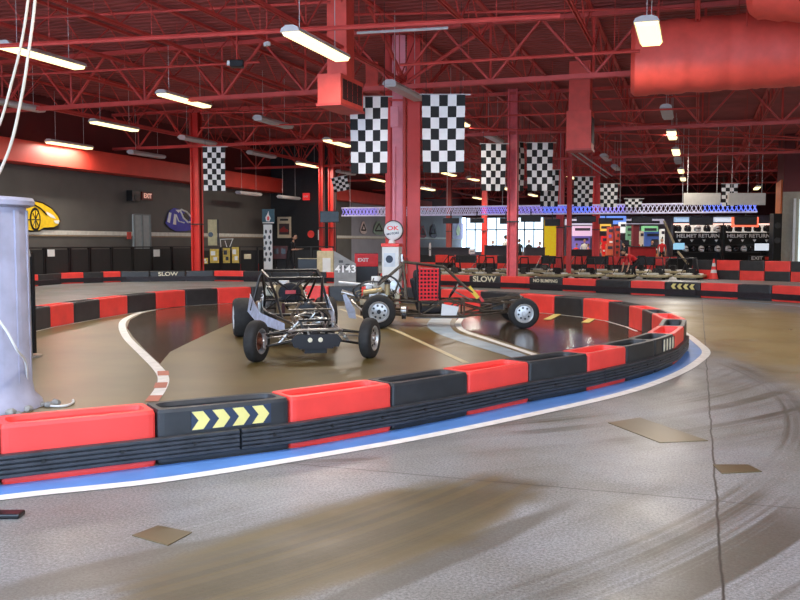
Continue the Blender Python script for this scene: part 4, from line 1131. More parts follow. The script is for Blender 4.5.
# number board 4143
PALE = mat('sheet_grey', (150,150,144), .5, var=.2, scale=5)
e, w, h = panel_box('number_board', 334, 251, 356, 275, 25.2, .06, PALE, 'pale grey weathered board with white number 4143 behind the buggies', 'sign', ground=True)
bod = e.children[0]
for v in bod.data.vertices:
    if v.co.z > h*.5 and v.co.x > 0: v.co.z -= v.co.x/w*h*.55
text_mesh('lettering', '4143', .29, mat('number_white', (245,245,240), .5, emit=(240,240,235), es=.15), e, face_matrix(Vector((.02,-.02,.82)), Vector((1,0,0))), sx=1.05, depth=.01)
b = MB()
for k in range(6): b.box((random.uniform(-.2,.1),-.008,h*random.uniform(.55,.85)), (.12,.01,.03), rz=0)
b.build('sticker', DGREY, parent=e)
# red cart with exit sign panel
e, w, h = panel_box('sign_cart', 355, 253, 378, 276, 27.5, .5, BLACK, 'black cart with red lettered panel left of the fuel pump', 'cart', ground=True)
MB().box((0,-.02,h-.22), (w*1.02,.05,.40), bevel=.01).build('sign_panel', mat('sign_red', (214,28,34), .45), parent=e)
text_mesh('lettering', 'EXIT', .15, WHITE, e, face_matrix(Vector((-.10,-.05,h-.22)), Vector((1,0,0))), sx=1.1)
MB().box((0,-.02,.10), (w,.06,.14)).build('lower_bar', RED, parent=e)
# cream box with red top
e, w, h = panel_box('cabinet', 317, 251, 333, 268, 38, .6, CREAM, 'small cream cabinet with a red top near the far thin columns', 'cabinet', ground=True)
MB().box((.08,.3,h+.05), (w*.7,.5,.12), bevel=.02).build('red_top', RED, parent=e)
MB().box((w*.1,-.01,h*.5), (w*.5,.02,h*.5)).build('door', WHITE, parent=e)
# long black trailer side behind
e, w, h = panel_box('black_partition', 298, 259, 333, 272, 41, .12, BLACK, 'long low black partition panel left of the cream cabinet', 'partition', ground=True)
MB().box((0,0,h+.02), (w,.16,.03)).build('top_edge', CREAM, parent=e)
# screen on the column
e, w, h = panel_box('hanging_screen', 320, 211, 339, 222.5, 44.5, .12, BLACK, 'dark flat screen mounted on the thin red columns', 'screen', rz=.12)
MB().box((0,-.01,h*.5), (w*.92,.02,h*.86)).build('display', mat('screen_teal', (40,58,66), .2), parent=e)
MB().box((0,.25,h*.5), (.1,.4,.1)).build('bracket', DGREY, parent=e)
# blue poster board with flame over a checkered banner stand
e, w, h = panel_box('poster_board', 262, 209, 274.5, 223.5, 42.5, .06, mat('poster_teal', (38,82,96), .5), 'teal board with a pale flame-shaped mark above the checkered banner', 'poster', rz=0)
b = MB(); M = Matrix(((1,0,0,0),(0,0,-1,-.002),(0,1,0,h*.48),(0,0,0,1))); b.prism([(-.10,-.22),(.06,-.24),(.13,-.08),(.04,.08),(.02,.26),(-.06,.08),(-.13,-.04)], 0, .01, M=M); b.build('flame_mark', WHITE, parent=e)
b = MB(); b.prism([(-.05,-.18),(.04,-.18),(.06,-.06),(0,.04),(-.06,-.06)], .011, .018, M=M); b.build('flame_core', RED, parent=e)
MB().box((0,-.01,.04), (w*.9,.01,.05)).build('caption_bar', WHITE, parent=e)
p = PD(268, 255, 42.6); t_ = PD(268, 224.5, 42.6); hh = t_.z
bn = empty('banner_stand', (p.x, p.y, 0), TH, label='tall white banner stand with black oval spots under the teal board', category='banner')
MB().box((0,.03,hh/2+.02), (.42,.03,hh-.05)).build('banner', WHITE, parent=bn)
b = MB(); M = Matrix(((1,0,0,0),(0,0,-1,.01),(0,1,0,0),(0,0,0,1)))
for r_ in range(6):
    for c_ in range(2):
        cxx = -.12+.22*c_+(.06 if r_ % 2 else 0)-.03; cz = .75+r_*.27
        b.prism([(cxx+.055*math.cos(a*PI/6), cz+.10*math.sin(a*PI/6)) for a in range(12)], 0, .01, M=M)
b.build('spot', BLACK, parent=bn)
MB().box((0,0,.05), (.5,.3,.10)).cyl((0,.08,.1),(0,.08,hh+.1),.03).build('stand', DGREY, parent=bn)
# framed poster
yw = YP-.05
def wall_rect(name, x0, y0, x1, y1, Y, m, lab, cat, th=.05):
    a0, a1 = XY(x0, Y), XY(x1, Y)
    D = ((a0+a1)/2)*-math.sin(TH)+Y*math.cos(TH); s = D/F_PX
    z1 = H+(242-y0)*s; z0 = H-(y1-242)*s
    e = empty(name, ((a0+a1)/2, Y, z0), 0, label=lab, category=cat)
    MB().box((0,0,(z1-z0)/2), (a1-a0,th,z1-z0)).build('panel', m, parent=e)
    return e, a1-a0, z1-z0
e, w, h = wall_rect('framed_poster', 278, 217, 291.5, 238, YP-.06, mat('poster_cream', (206,190,160), .5), 'cream framed poster with a dark red race car on the black wall', 'poster')
b = MB(); b.box((0,-.03,h*.42), (w*.74,.02,h*.52)); b.build('picture_area', mat('poster_dark', (60,50,52), .5), parent=e)
b = MB(); M = Matrix(((1,0,0,0),(0,0,-1,-.045),(0,1,0,h*.36),(0,0,0,1))); b.prism([(-w*.32,-h*.08),(w*.3,-h*.08),(w*.33,h*.02),(w*.12,h*.08),(0,h*.2),(-w*.2,h*.1),(-w*.34,h*.02)], 0, .01, M=M); b.build('car_picture', mat('poster_red', (140,44,40), .5), parent=e)
MB().box((0,-.035,h*.86), (w*.6,.02,h*.09)).build('title_bar', DGREY, parent=e)
e, w, h = wall_rect('round_wall_sign', 308, 230.5, 315, 238, YP-.05, WBLK, 'small round red sign on the black wall', 'sign')
b = MB(); b.lathe([(w*.30,0),(w*.48,.0),(w*.48,.03),(w*.30,.03)], axis='Y', seg=24); o = b.build('red_ring', RED, parent=e); o.location = (0,-.06,h/2)
e, w, h = wall_rect('exit_sign', 303.5, 193.5, 310, 200.5, YP-.25, mat('exit_red', (190,40,44), .4, emit=(220,50,50), es=.7), 'small glowing red exit sign high on the black wall', 'exit sign', th=.1)
text_mesh('lettering', 'EXIT', .14, WHITE, e, face_matrix(Vector((0,-.06,h/2)), Vector((1,0,0))))
e, w, h = wall_rect('notice_board', 318.3, 230, 320.5, 240, YP-.05, WHITE, 'narrow white notice strip at the right end of the black wall', 'notice')
# things along the left wall (their faces look towards +x)
def left_rect(name, x0, y0, x1, y1, m, lab, cat, th=.06, X=XL+.05):
    a0, a1 = YX(x0, X), YX(x1, X); ym = (a0+a1)/2
    D = -X*math.sin(TH)+ym*math.cos(TH); s = D/F_PX
    z1 = H+(242-y0)*s; z0 = H-(y1-242)*s
    e = empty(name, (X, ym, z0), PI/2, label=lab, category=cat)
    if m: MB().box((0,0,(z1-z0)/2), (a1-a0,th,z1-z0)).build('panel', m, parent=e)
    return e, a1-a0, z1-z0
ML = lambda z, y=-.01: Matrix(((1,0,0,0),(0,0,-1,y),(0,1,0,z),(0,0,0,1)))
YEL = mat('mural_yellow', (232,190,30), .55, var=.1); 
# yellow car mural: x right = away from the camera
e, w, h = left_rect('car_mural', -14, 198, 61, 231, None, 'big yellow sports car mural painted on the grey left wall', 'mural')
def poly(pts, w, h): return [(-w/2+a*w, b_*h) for a, b_ in pts]
car = [(0,.20),(0,.95),(.12,1.0),(.35,1.0),(.55,.96),(.75,.88),(.88,.72),(.97,.50),(1.0,.34),(.97,.20),(.90,.12),(.76,.10),(.70,.02),(.58,.0),(.45,.06),(.2,.1)]
b = MB(); b.prism(poly(car, w, h), 0, .02, M=ML(0)); b.build('car_body', YEL, parent=e)
def outline(pts, wd_, name, m, lvl=.03):
    b = MB(); P = [Vector((x, -.01-lvl, z)) for x, z in pts]
    for p, q in zip(P, P[1:]): b.tube([p, q], wd_, seg=5)
    return b.build(name, m, parent=e)
outline(poly(car+[car[0]], w, h), .035, 'outline', BLACK, .0)
outline(poly([(.1,.62),(.3,.60),(.48,.82),(.6,.84),(.72,.70),(.80,.52)], w, h), .03, 'body_line', BLACK)
outline(poly([(.30,.3),(.45,.32),(.56,.34)], w, h), .03, 'sill_line', BLACK)
b = MB(); b.prism([(w*.14+.42*w*.16*2*math.cos(a*PI/12)*.55, h*.36+h*.36*math.sin(a*PI/12)) for a in range(24)], .022, .03, M=ML(0)); b.build('mural_wheel', BLACK, parent=e)
b = MB(); b.prism([(w*.14+w*.055*math.cos(a*PI/12), h*.36+h*.28*math.sin(a*PI/12)) for a in range(24)], .031, .04, M=ML(0)); b.build('mural_rim', YEL, parent=e)
b = MB()
for k in range(8):
    a = k*PI/4; b.tube([Vector((w*.14,-.055,h*.36)), Vector((w*.14+w*.05*math.cos(a),-.055,h*.36+h*.27*math.sin(a)))], .018, seg=5)
b.build('mural_spoke', BLACK, parent=e)
b = MB(); b.prism(poly([(.80,.62),(.90,.50),(.93,.40),(.86,.44),(.80,.54)], w, h), .022, .03, M=ML(0)); b.prism(poly([(.90,.34),(.98,.36),(.97,.24),(.92,.26)], w, h), .022, .03, M=ML(0)); b.build('mural_headlight', WHITE, parent=e)
# blue and white car mural
BLU = mat('mural_blue', (66,62,170), .55, var=.2, scale=3)
e, w, h = left_rect('car_mural', 166, 208.5, 193.5, 231.5, None, 'blue and white vintage car mural painted left of the red column', 'mural')
car = [(0,.34),(.06,.55),(.14,.85),(.30,1.0),(.55,.95),(.80,.72),(1,.5),(1,.1),(.7,.02),(.35,.0),(.15,.14)]
b = MB(); b.prism(poly(car, w, h), 0, .02, M=ML(0)); b.build('car_body', BLU, parent=e)
b = MB()
for pg in ([(.05,.4),(.12,.8),(.2,.78),(.14,.35)], [(.25,.3),(.30,.75),(.37,.72),(.36,.28)], [(.34,.92),(.55,.95),(.46,.80)]): b.prism(poly(pg, w, h), .022, .03, M=ML(0))
b.build('mural_highlight', WHITE, parent=e)
outline(poly([(.52,.90),(.62,.60),(.80,.40),(.94,.44),(.95,.62),(.75,.86),(.55,.95)], w, h), .045, 'mural_window', WHITE)
outline(poly([(.36,.72),(.45,.44),(.66,.38)], w, h), .03, 'body_line', WHITE)
b = MB(); b.prism(poly([(.60,.78),(.68,.56),(.84,.48),(.88,.60),(.72,.80)], w, h), .022, .03, M=ML(0)); b.build('mural_glass', BLACK, parent=e)
# glowing sign box above the door
e, w, h = left_rect('exit_sign', 143, 192.5, 153.5, 200.5, mat('sign_darkred', (96,30,26), .5), 'small dark red lit sign above the grey door', 'exit sign', X=XL+.3)
text_mesh('lettering', 'EXIT', .30, mat('sign_glow', (240,180,160), .5, emit=(240,180,160), es=.6), e, face_matrix(Vector((0,-.05,h/2)), Vector((1,0,0))))
e, w, h = left_rect('wall_speaker', 131, 191, 138.5, 201.5, BLACK, 'small black speaker box on the wall left of the red lit sign', 'speaker', th=.3, X=XL+.2)
MB().cyl((0,-.15,h*.35),(0,-.17,h*.35),min(w,h)*.3).build('cone', DGREY, parent=e)
e, w, h = left_rect('wall_switch', 128, 232, 131.5, 239, mat('alarm_red', (190,70,60), .5), 'small red alarm box on the stripe beside the grey door', 'alarm')
# murals further back on the wall
for (x0, y0, x1, y1, c, lab) in ((360,221.5,366.5,234,(214,196,196),'pale sail-shaped mural left of the fuel pump'), (373,221,384,235,(140,160,146),'pale green car mural just left of the fuel pump globe'), (418.5,225.5,426,238,(180,40,50),'small red mural on the far grey wall right of the cluster column'), (430,224,436.5,238,(90,60,100),'small purple mural on the far grey wall')):
    e, w, h = left_rect('wall_mural', x0, y0, x1, y1, None, lab, 'mural')
    b = MB(); b.prism(poly([(0,.2),(.1,.6),(.35,.95),(.6,1),(.85,.6),(1,.15),(.7,0),(.25,.02)], w, h), 0, .03, M=ML(0)); b.build('shape', mat('mural_%d' % x0, c, .6), parent=e)
    outline(poly([(.15,.3),(.5,.8),(.8,.3),(.15,.3)], w, h), .06, 'outline', DGREY)
e, w, h = left_rect('wall_poster', 452, 223, 463, 239, mat('poster_purple', (120,96,150), .5), 'purple poster with a pale green figure on the far wall', 'poster')
b = MB(); b.prism([(-w*.1,h*.2),(w*.1,h*.25),(w*.2,h*.6),(0,h*.92),(-w*.2,h*.5)], 0, .01, M=ML(0,-.04)); b.build('figure_shape', mat('pale_green', (190,200,120), .5), parent=e)

# black fence panels in front of the left wall
FEN = mat('fence_black', (32,31,32), .5, var=.2)
XF = XL+.9
fx_ = [2,28,45,70,90,112,133,152,172,192]
for k, (x0, x1) in enumerate(zip(fx_, fx_[1:])):
    ya, yb = YX(x0, XF), YX(x1, XF)
    e = empty('fence_panel', (XF, (ya+yb)/2, 0), PI/2, label='black fence panel before the left grey wall, %s from the left' % ORD[k], category='fence', group='black fence panels along the left wall')
    MB().box((0,0,.70), (yb-ya-.1,.03,1.22)).build('sheet', FEN, parent=e)
    b = MB()
    for s in (-1, 1): b.box((s*(yb-ya)/2-s*.05,0,.70), (.07,.07,1.40))
    b.box((0,0,1.38), (yb-ya,.06,.05)); b.build('frame', BLACK, parent=e)
for x0, x1, lab in ((48,55,'white notice sheet pinned to the black fence near the grey post'), (154,160,'white notice sheet pinned to the black fence right of the door')):
    left_rect('notice_sheet', x0, 249.5, x1, 256.5, WHITE, lab, 'notice', th=.02, X=XF+.05)
# second fence run in front of the grey and black walls
P5 = [PD(x, 250, D) for x, D in ((203,41.0),(221,42.5),(240,43.2),(258,43.6),(276,44),(294,44.2),(312,44.4),(334,44.6))]
for k in range(len(P5)-1):
    a, c = P5[k].copy(), P5[k+1].copy(); a.z = c.z = 0; d = c-a
    e = empty('fence_panel', (a+c)/2, math.atan2(d.y, d.x), label='black fence panel before the poster wall, %s from the left' % ORD[k], category='fence', group='black fence panels before the poster wall')
    MB().box((0,0,.65), (d.length-.08,.03,1.1)).build('sheet', FEN, parent=e)
    b = MB(); b.box((0,0,1.36), (d.length,.05,.05)); b.box((d.length/2-.04,0,.68), (.07,.07,1.36)); b.build('frame', DGREY, parent=e)
YB2 = mat('placard_yellow', (206,176,70), .5, var=.35, scale=9)
for (x0, y0, x1, y1, lab) in ((203,258,208,264,'small yellow placard at the foot of the left red column'), (210,249,219,263,'yellow and white placard on the fence, left of three'), (223,248,230,263,'yellow and brown placard on the fence, middle of three'), (232,247,239,263,'yellow and white placard on the fence, right of three'), (244,254,251,259,'small cream sign on the fence left of the banner stand')):
    e, w, h = panel_box('placard', x0, y0, x1, y1, 40.4, .04, YB2 if x0 != 244 else CREAM, lab, 'placard')
    if x0 != 244: MB().box((-w*.15,-.01,h*.7), (w*.5,.02,h*.3)).box((w*.1,-.01,h*.3), (w*.4,.02,h*.25)).build('print', WHITE if x0 != 223 else DGREY, parent=e)
for (x0, x1, lab) in ((272,280,'dark red machine behind the fence under the framed poster, left one'), (280,287,'dark red machine behind the fence under the framed poster, right one')):
    e, w, h = panel_box('game_machine', x0, 246, x1, 259, 43.4, .3, mat('machine_darkred', (84,26,28), .5), lab, 'machine', ground=False)
    MB().box((0,-.01,h*.6), (w*.6,.03,h*.4)).build('screen', BLACK, parent=e)
# cream cornhole-like standing board on the left wall
e, w, h = panel_box('standing_board', 208, 219.5, 217, 245.5, 41.8, .06, mat('board_cream', (196,186,140), .5, var=.15), 'tall cream board with a round hole leaning by the left wall', 'board')
b = MB(); b.lathe([(.06,-.002),(.12,-.002),(.12,.004),(.06,.004)], axis='Y', seg=20); b.cyl((0,-.004,0),(0,.002,0),.11); o = b.build('round_hole', BLACK, parent=e); o.location = (-.08,-.01,h*.42)
MB().box((w*.6,.1,h*.5), (.06,.06,h)).build('support', DGREY, parent=e)
b = MB(); e2 = empty('metal_easel', PD(228, 247, 41.5), TH, label='thin pale metal stand with spread legs before the white stripe', category='stand')
b.tube([(-.33,0,0),(-.36,0,.38)], .02, seg=5); b.tube([(-.14,0,.3),(-.05,0,0)], .015, seg=5); b.tube([(.08,0,0),(.24,0,.40)], .02, seg=5); b.tube([(-.36,0,.36),(.26,0,.38)], .02, seg=5); b.build('legs', WHITE, parent=e2)

# =====================================================================
# LIGHTING TRUSS
# =====================================================================
TRW = mat('truss_white_lit', (226,220,232), .4, .0, emit=(200,190,230), es=.25)  # pale truss steel, brightened by a little emission
A = PD(343, 211.5, 48.0); B = PD(757, 212.0, 41.5); A.z = B.z = 3.22
d = B-A; L = d.length; u = d/L; n_ = Vector((-u.y, u.x, 0))
tr = empty('lighting_truss', A, math.atan2(u.y, u.x), label='long silver box truss with purple and blue glow above the kart pit', category='truss')
hb = .21; 
b = MB()
for y_ in (-hb, hb):
    for z_ in (-hb, hb): b.tube([(0,y_,z_),(L,y_,z_)], .036, seg=6)
b.build('chord', TRW, parent=tr)
TRP = mat('truss_purple_lit', (190,180,236), .4, emit=(160,145,245), es=.6)  # purple and blue light on the lacing, put in as colour and emission
TRB = mat('truss_blue_lit', (150,165,240), .4, emit=(110,130,250), es=.8)
N = 52
def lace(i0, i1, m, nm):
    b = MB(); st = L/N
    for i in range(i0, i1):
        for y_ in (-hb, hb): b.tube([(i*st,y_,-hb),((i+.5)*st,y_,hb),((i+1)*st,y_,-hb)], .017, seg=4); b.tube([(i*st,y_,hb),((i+.5)*st,y_,-hb),((i+1)*st,y_,hb)], .017, seg=4)
        b.tube([(i*st,-hb,hb),((i+.5)*st,hb,hb),((i+1)*st,-hb,hb)], .016, seg=4)
    b.build(nm, m, parent=tr)
for a_, c_, m in ((0,5,TRP),(5,19,TRW),(19,22,TRP),(22,27,TRP),(27,33,TRB),(33,37,TRP),(37,46,TRW),(46,52,TRB)): lace(a_, c_, m, 'lacing')
for t in (.02,.14,.28,.42,.56,.7,.84,.98): MB().tube([(L*t,0,hb),(L*t,0,ZC-3.25)], .015, seg=5).build('hanger', LENSO, parent=tr)
# moving head spotlights and dark screens hung below the truss
hung = [(408,219,420,223,'dark wide speaker bar hung under the truss right of the cluster column'), (443,218,459,223.5,'dark spotlight bar hung under the truss above the purple poster'), (470,218,484,223,'pale grey spotlight box hung under the truss'), (500,218,512,224,'dark screen hung under the truss left of the middle column'), (521,215.5,541,222,'dark wide screen hung under the truss right of the middle column'), (545,219,560,226,'dark spotlight pair hung over the yellow panel'), (577,216,596,222,'dark screen hung under the truss right of the close columns'), (599,218,613,224,'dark screen hung over the bright blue game light'), (632,217,652,223,'dark screen hung above the green game light'), (690,216.5,713,225,'black screen hung over the left half of the helmet rack'), (735,216.5,757,225,'black screen with orange edge hung over the right half of the rack')]
for x0, y0, x1, y1, lab in hung:
    e, w, h = panel_box('hung_screen', x0, y0, x1, y1, 44.2, .12, BLACK if 'pale' not in lab else LENSO, lab, 'screen', group='screens and boxes under the truss')
    MB().box((0,-.01,h*.5), (w*.9,.02,h*.8)).build('display', DGREY, parent=e)
    MB().tube([(0,.06,h),(0,.06,h+.35)], .03, seg=6).build('bracket', DGREY, parent=e)
    if 'orange' in lab:
        MB().box((0,.14,-.04), (w*1.15,.03,.10)).box((-w*.56,.14,.15), (.12,.03,.5)).box((w*.56,.14,.15), (.12,.03,.5)).build('orange_edge', mat('orange_glow', (250,120,90), .5, emit=(255,110,80), es=1.2), parent=e)
# blank hanging signs
for x0, x1, lab in ((684,720.5,'blank pale hanging sign, left one of two at the right'), (728,765.5,'blank pale hanging sign, right one of two at the right')):
    e, w, h = panel_box('hanging_sign', x0, 193, x1, 205, 40.5, .08, mat('sign_pale', (205,198,188), .5, var=.06), lab, 'sign', group='blank hanging signs')
    for s in (-.4, .4): MB().tube([(s*w,.04,h),(s*w,.04,ZC-PD(700,205,40.5).z-.1)], .012, seg=5).build('hanger', LENSO, parent=e)

# =====================================================================
# HELMET RETURN RACKS
# =====================================================================
HMW = mat('helmet_white', (214,214,214), .3); HMB = mat('helmet_black', (36,36,40), .25); VIS = mat('visor', (20,20,24), .1)
def helmet_proto(m):
    e = empty('helmet', (0,0,0))
    b = MB(); b.sph((0,0,.14), .145, (.92,1.08,1.0), seg=18)
    for v in list(b.bm.verts):
        if v.co.z < .04: v.co.z = .04; 
    b.box((0,-.10,.07), (.17,.11,.09), bevel=.03)
    b.build('shell', m, parent=e, smooth=True)
    b = MB(); b.sph((0,-.012,.155), .140, (.90,1.08,.36), seg=16); b.build('visor', VIS, parent=e, smooth=True)
    return e
hw_, hb_ = helmet_proto(HMW), helmet_proto(HMB)
used = set()
def helmet(kind, parent_loc, rz, sc, lab, grp):
    pr = hw_ if kind == 'w' else hb_
    if kind not in used: used.add(kind); e = pr
    else: e = copy_tree(pr)
    e.location = parent_loc; e.rotation_euler.z = rz; e.scale = (sc,)*3; e['label'] = lab; e['category'] = 'helmet'; e['group'] = grp
RK = 50.0
for side, (x0, x1) in enumerate(((673,722),(724,772))):
    s = RK/F_PX; p = PD((x0+x1)/2, 242, RK); w = (x1-x0)*s
    nm = 'left' if side == 0 else 'right'
    e = empty('helmet_rack', (p.x, p.y, 0), TH, label='%s black helmet rack with white lettering HELMET RETURN' % nm, category='rack')
    zt = H+17*s
    b = MB()
    for q in (-1, 1): b.box((q*(w/2-.05),.3,zt/2), (.10,.6,zt))
    b.box((0,.58,zt/2), (w,.04,zt)); b.build('frame', BLACK, parent=e)
    zs = [H+9.5*s, H+(-2.5)*s, H-10*s, .15]
    for z in zs: MB().box((0,.3,z-.03), (w-.2,.6,.05)).build('shelf', DGREY, parent=e)
    MB().box((0,.54,(zs[0]+zt)/2), (w-.2,.03,zt-zs[0])).build('lit_back', mat('rack_back', (225,222,214), .5, emit=(235,225,215), es=.55), parent=e)
    sg = MB().box((0,-.03,H+6.0*s), (w,.06,6.5*s)).build('header_board', BLACK, parent=e)
    text_mesh('lettering', 'HELMET RETURN', 5.0*s, WHITE, sg, face_matrix(Vector((0,-.07,H+6.0*s)), Vector((1,0,0))), sx=1.12)
    b = MB(); M = Matrix(((1,0,0,0),(0,0,-1,-.065),(0,1,0,0),(0,0,0,1)))
    for k in range(4):
        xx = -w/2+w*(k+.5)/4; zz = H+1.4*s; b.prism([(xx-.10,zz+.06),(xx,zz-.09),(xx+.10,zz+.06)], 0, .01, M=M)
    b.build('down_arrow', WHITE, parent=sg)
    MB().box((0,-.03,zt+.04), (w,.06,.08)).build('light_strip', mat('rack_light', (255,215,200), .5, emit=(255,200,185), es=1.5), parent=e)
    MB().box((0,-.02,.35), (w,.05,.6)).build('kick_board', BLACK, parent=e)
    kinds = 'bbwbw' if side == 0 else 'bbbbb'
    for k in range(5):
        off = Vector((-w/2+w*(k+.55)/5.05, .12, 0)); off.rotate(Matrix.Rotation(TH, 3, 'Z'))
        helmet(kinds[k], Vector((p.x, p.y, zs[0]))+off, TH, 1.55, '%s helmet on the top shelf of the %s rack, %s from the left' % ({'w':'white','b':'black'}[kinds[k]], nm, ORD[k]), 'helmets on the top shelves')
    for k in range(6):
        if (side == 0 and k == 0) or (side == 1 and k >= 4): continue
        off = Vector((-w/2+w*(k+.55)/6.05, .05, 0)); off.rotate(Matrix.Rotation(TH, 3, 'Z'))
        helmet('w' if (k+side) % 2 else 'b', Vector((p.x, p.y, zs[2]))+off, TH+random.uniform(-.5,.5), 1.3, '%s helmet on the middle shelf of the %s rack, %s from the left' % ('white' if (k+side) % 2 else 'black', nm, ORD[k]), 'helmets on the middle shelves')
e, w, h = panel_box('monitor', 673.5, 243, 684.5, 249.5, 49.3, .08, mat('monitor_blue', (140,190,220), .3, emit=(150,205,235), es=.8), 'glowing light blue monitor in front of the left helmet rack', 'monitor')
MB().box((0,.05,-.25), (.08,.06,.5)).box((0,.05,-.48), (.5,.3,.04)).build('stand', BLACK, parent=e)
e, w, h = panel_box('monitor', 755, 243.5, 769, 250.5, 49.3, .08, mat('monitor_pale', (205,214,222), .3, emit=(215,225,235), es=.8), 'pale white monitor in front of the right helmet rack', 'monitor')
MB().box((0,.05,-.25), (.08,.06,.5)).box((0,.05,-.48), (.5,.3,.04)).build('stand', BLACK, parent=e)
e, w, h = panel_box('sign_box', 749, 255.5, 769, 261, 48.2, .2, BLACK, 'low black sign reading EXIT under the right rack', 'sign')
text_mesh('lettering', 'EXIT', .26, WHITE, e, face_matrix(Vector((-.12,-.02,h*.5)), Vector((1,0,0))), sx=1.2)
MB().box((w*.38,-.01,h*.5), (.2,.02,.16)).build('red_arrow', RED, parent=e)
e, w, h = panel_box('speaker_tower', 772.5, 213.5, 781, 262, 45, .5, BLACK, 'tall black speaker tower right of the helmet racks', 'speaker', ground=True)
MB().cyl((0,-.02,h*.8),(0,.0,h*.8),w*.36).cyl((0,-.02,h*.55),(0,.0,h*.55),w*.36).build('cone', DGREY, parent=e)
e, w, h = panel_box('black_counter', 668, 259, 692, 270, 46.5, .5, BLACK, 'low black counter before the left helmet rack', 'counter', ground=True)
MB().box((0,0,h+.02), (w*1.04,.6,.04)).build('top', DGREY, parent=e)

# =====================================================================
# ARCADE CLUTTER AT THE BACK
# =====================================================================
def emc(name, c, es=.5): return mat(name, c, .5, emit=c, es=es)
arc = [ (573,226,592,236,66,'glow_pink',(214,176,206),'pale pink lit game canopy right of the close columns',.7), (573,236,590,248,67,'glow_purple',(104,88,160),'purple lit game machine behind the barrier',.7),
 (600,224,611,231,66,'glow_yellow',(240,190,80),'yellow lit game sign above a red machine',.7), (598,216,626,224,68,'glow_blue',(110,150,245),'bright blue and white lit arcade header',.9),
 (602,236,608,245,63,'glow_red',(214,30,30),'red square game machine',.2), (608,227,613,250,62,'strip_red',(190,70,52),'orange red slide tower, left one',.1), (615,226,620,250,62,'strip_red2',(178,62,50),'orange red slide tower, right one',.1),
 (620,222,626,233,65,'glow_white',(235,235,235),'white lit panel right of the orange slides',.8), (627,226,632,240,64,'glow_green2',(110,160,124),'narrow green lit panel',.4), (633,225,639,243,60,'stripe_maroon',(110,30,40),'maroon striped drape panel',0),
 (643,226,658,231.5,62,'glow_green',(130,200,142),'bright green lit sign over dark games',.6), (645,231.5,664,243,63,'glow_blue2',(60,84,150),'blue lit game cabinet under the green sign',.5), (661,229,664.5,246,61,'white_strip',(220,220,215),'narrow white upright panel left of the helmet rack',.5), (640,231,643.5,249,61,'cream_strip',(205,190,170),'narrow cream upright panel beside the maroon drape',.2),
 (630,247,656,257,55,'table_red',(176,30,32),'dark red table front behind the bending worker',0), (566,250,600,256,55,'table_dark',(40,36,40),'dark counter behind the barrier near the close columns',0), (485,246,512,255,55,'table_dark2',(48,46,50),'dark counter behind the barrier left of the middle column',0), (415,248,470,254,55.2,'table_dark3',(46,46,50),'long dark counter before the far grey wall',0), (525,248,545,255,55,'table_dark4',(66,62,66),'grey counter beside the red-shirted person',0)]
arc += [(566,219,600,225,72,'lit_band',(222,214,232),'pale lit ceiling band behind the close pair of columns',.7), (620,219,664,224,72,'lit_band2',(214,206,224),'pale lit ceiling band above the green sign',.5),
 (592,238,599,250,64,'cab_dark',(54,44,66),'dark game cabinet left of the red square machine',0), (607,244,613,252,61,'cab_orange',(196,90,60),'small orange game cabinet under the slide towers',.1),
 (622,240,629,251,63,'cab_dark2',(44,40,50),'dark game cabinet left of the maroon drape',0), (653,240,660,250,61.5,'cab_dark3',(48,40,44),'dark game cabinet under the blue lit cabinet',0), (676,217,689,222,60,'lit_box',(150,180,215),'pale blue lit box behind the truss above the left rack',.6), (716,217,734,222,60,'lit_box2',(196,206,226),'pale lit box between the two hung black screens',.6)]
for x0, y0, x1, y1, D, mn, c, lab, es in arc:
    m = emc(mn, c, es) if es else mat(mn, c, .5)
    grd = y1 > 240
    e, w, h = panel_box('game_machine' if D > 60 else 'counter', x0, y0, x1, y1, D, .5, m, lab, 'machine' if D > 60 else 'counter', ground=(D < 60 or y1 > 238))
    if D > 60:
        MB().box((0,-.01,h-.25), (w*.8,.04,.2)).build('header', mat('header_dark', (60,50,70), .4), parent=e)
        for q in range(int(h/.42)):
            if q and random.random() < .8: MB().box((random.uniform(-.2,.2)*w,-.02,h-.25-q*.40), (w*random.uniform(.3,.75),.05,random.uniform(.08,.26))).build('front_panel', random.choice([DGREY, BLACK, WHITE, BLACK, mat('panel_violet', (120,90,170), .4), mat('panel_orange', (214,120,60), .5)]), parent=e)
    else:
        MB().box((0,.2,h+.02), (w*1.02,.7,.05)).build('top', DGREY, parent=e)
# small office sign boxes on counters
for x0, y0, x1, y1, lab in ((469,249,475,254,'small pale sign box on the dark counter'), (429,243,431,256,'thin pale post at the far counter')):
    e, w, h = panel_box('sign_box', x0, y0, x1, y1, 54.6, .1, WHITE if x0 != 429 else LENSO, lab, 'sign'); MB().box((0,-.01,h*.5), (w*.6,.01,h*.1)).build('print', DGREY, parent=e)
# boom poles leaning over the pit
for (pa, pb, lab) in (((664,221),(674,243),'pale leaning pole above the monitor'), ((678,252),(688,264),'cream leaning kart arm pole at the pit end')):
    recenter(MB().tube([PD(*pa,47), PD(*pb,46)], .06, seg=6).build('leaning_pole', CREAM, label=lab, category='pole'))
# traffic cone
p = G(713.5, 279.5)
cn = empty('traffic_cone', p, 0, label='red and white striped traffic cone left of the double barrier row', category='traffic cone')
MB().lathe([(.20,.02),(.13,.28)], seg=20).build('lower_cone', RED, parent=cn); MB().lathe([(.13,.28),(.10,.42)], seg=20).build('lower_band', WHITE, parent=cn)
MB().lathe([(.10,.42),(.08,.56)], seg=20).build('middle_cone', RED, parent=cn); MB().lathe([(.08,.56),(.055,.70)], seg=20).build('upper_band', WHITE, parent=cn)
MB().lathe([(.055,.70),(.03,.88)], seg=20).build('tip', RED, parent=cn); MB().box((0,0,.01), (.46,.46,.03)).build('base', BLACK, parent=cn)

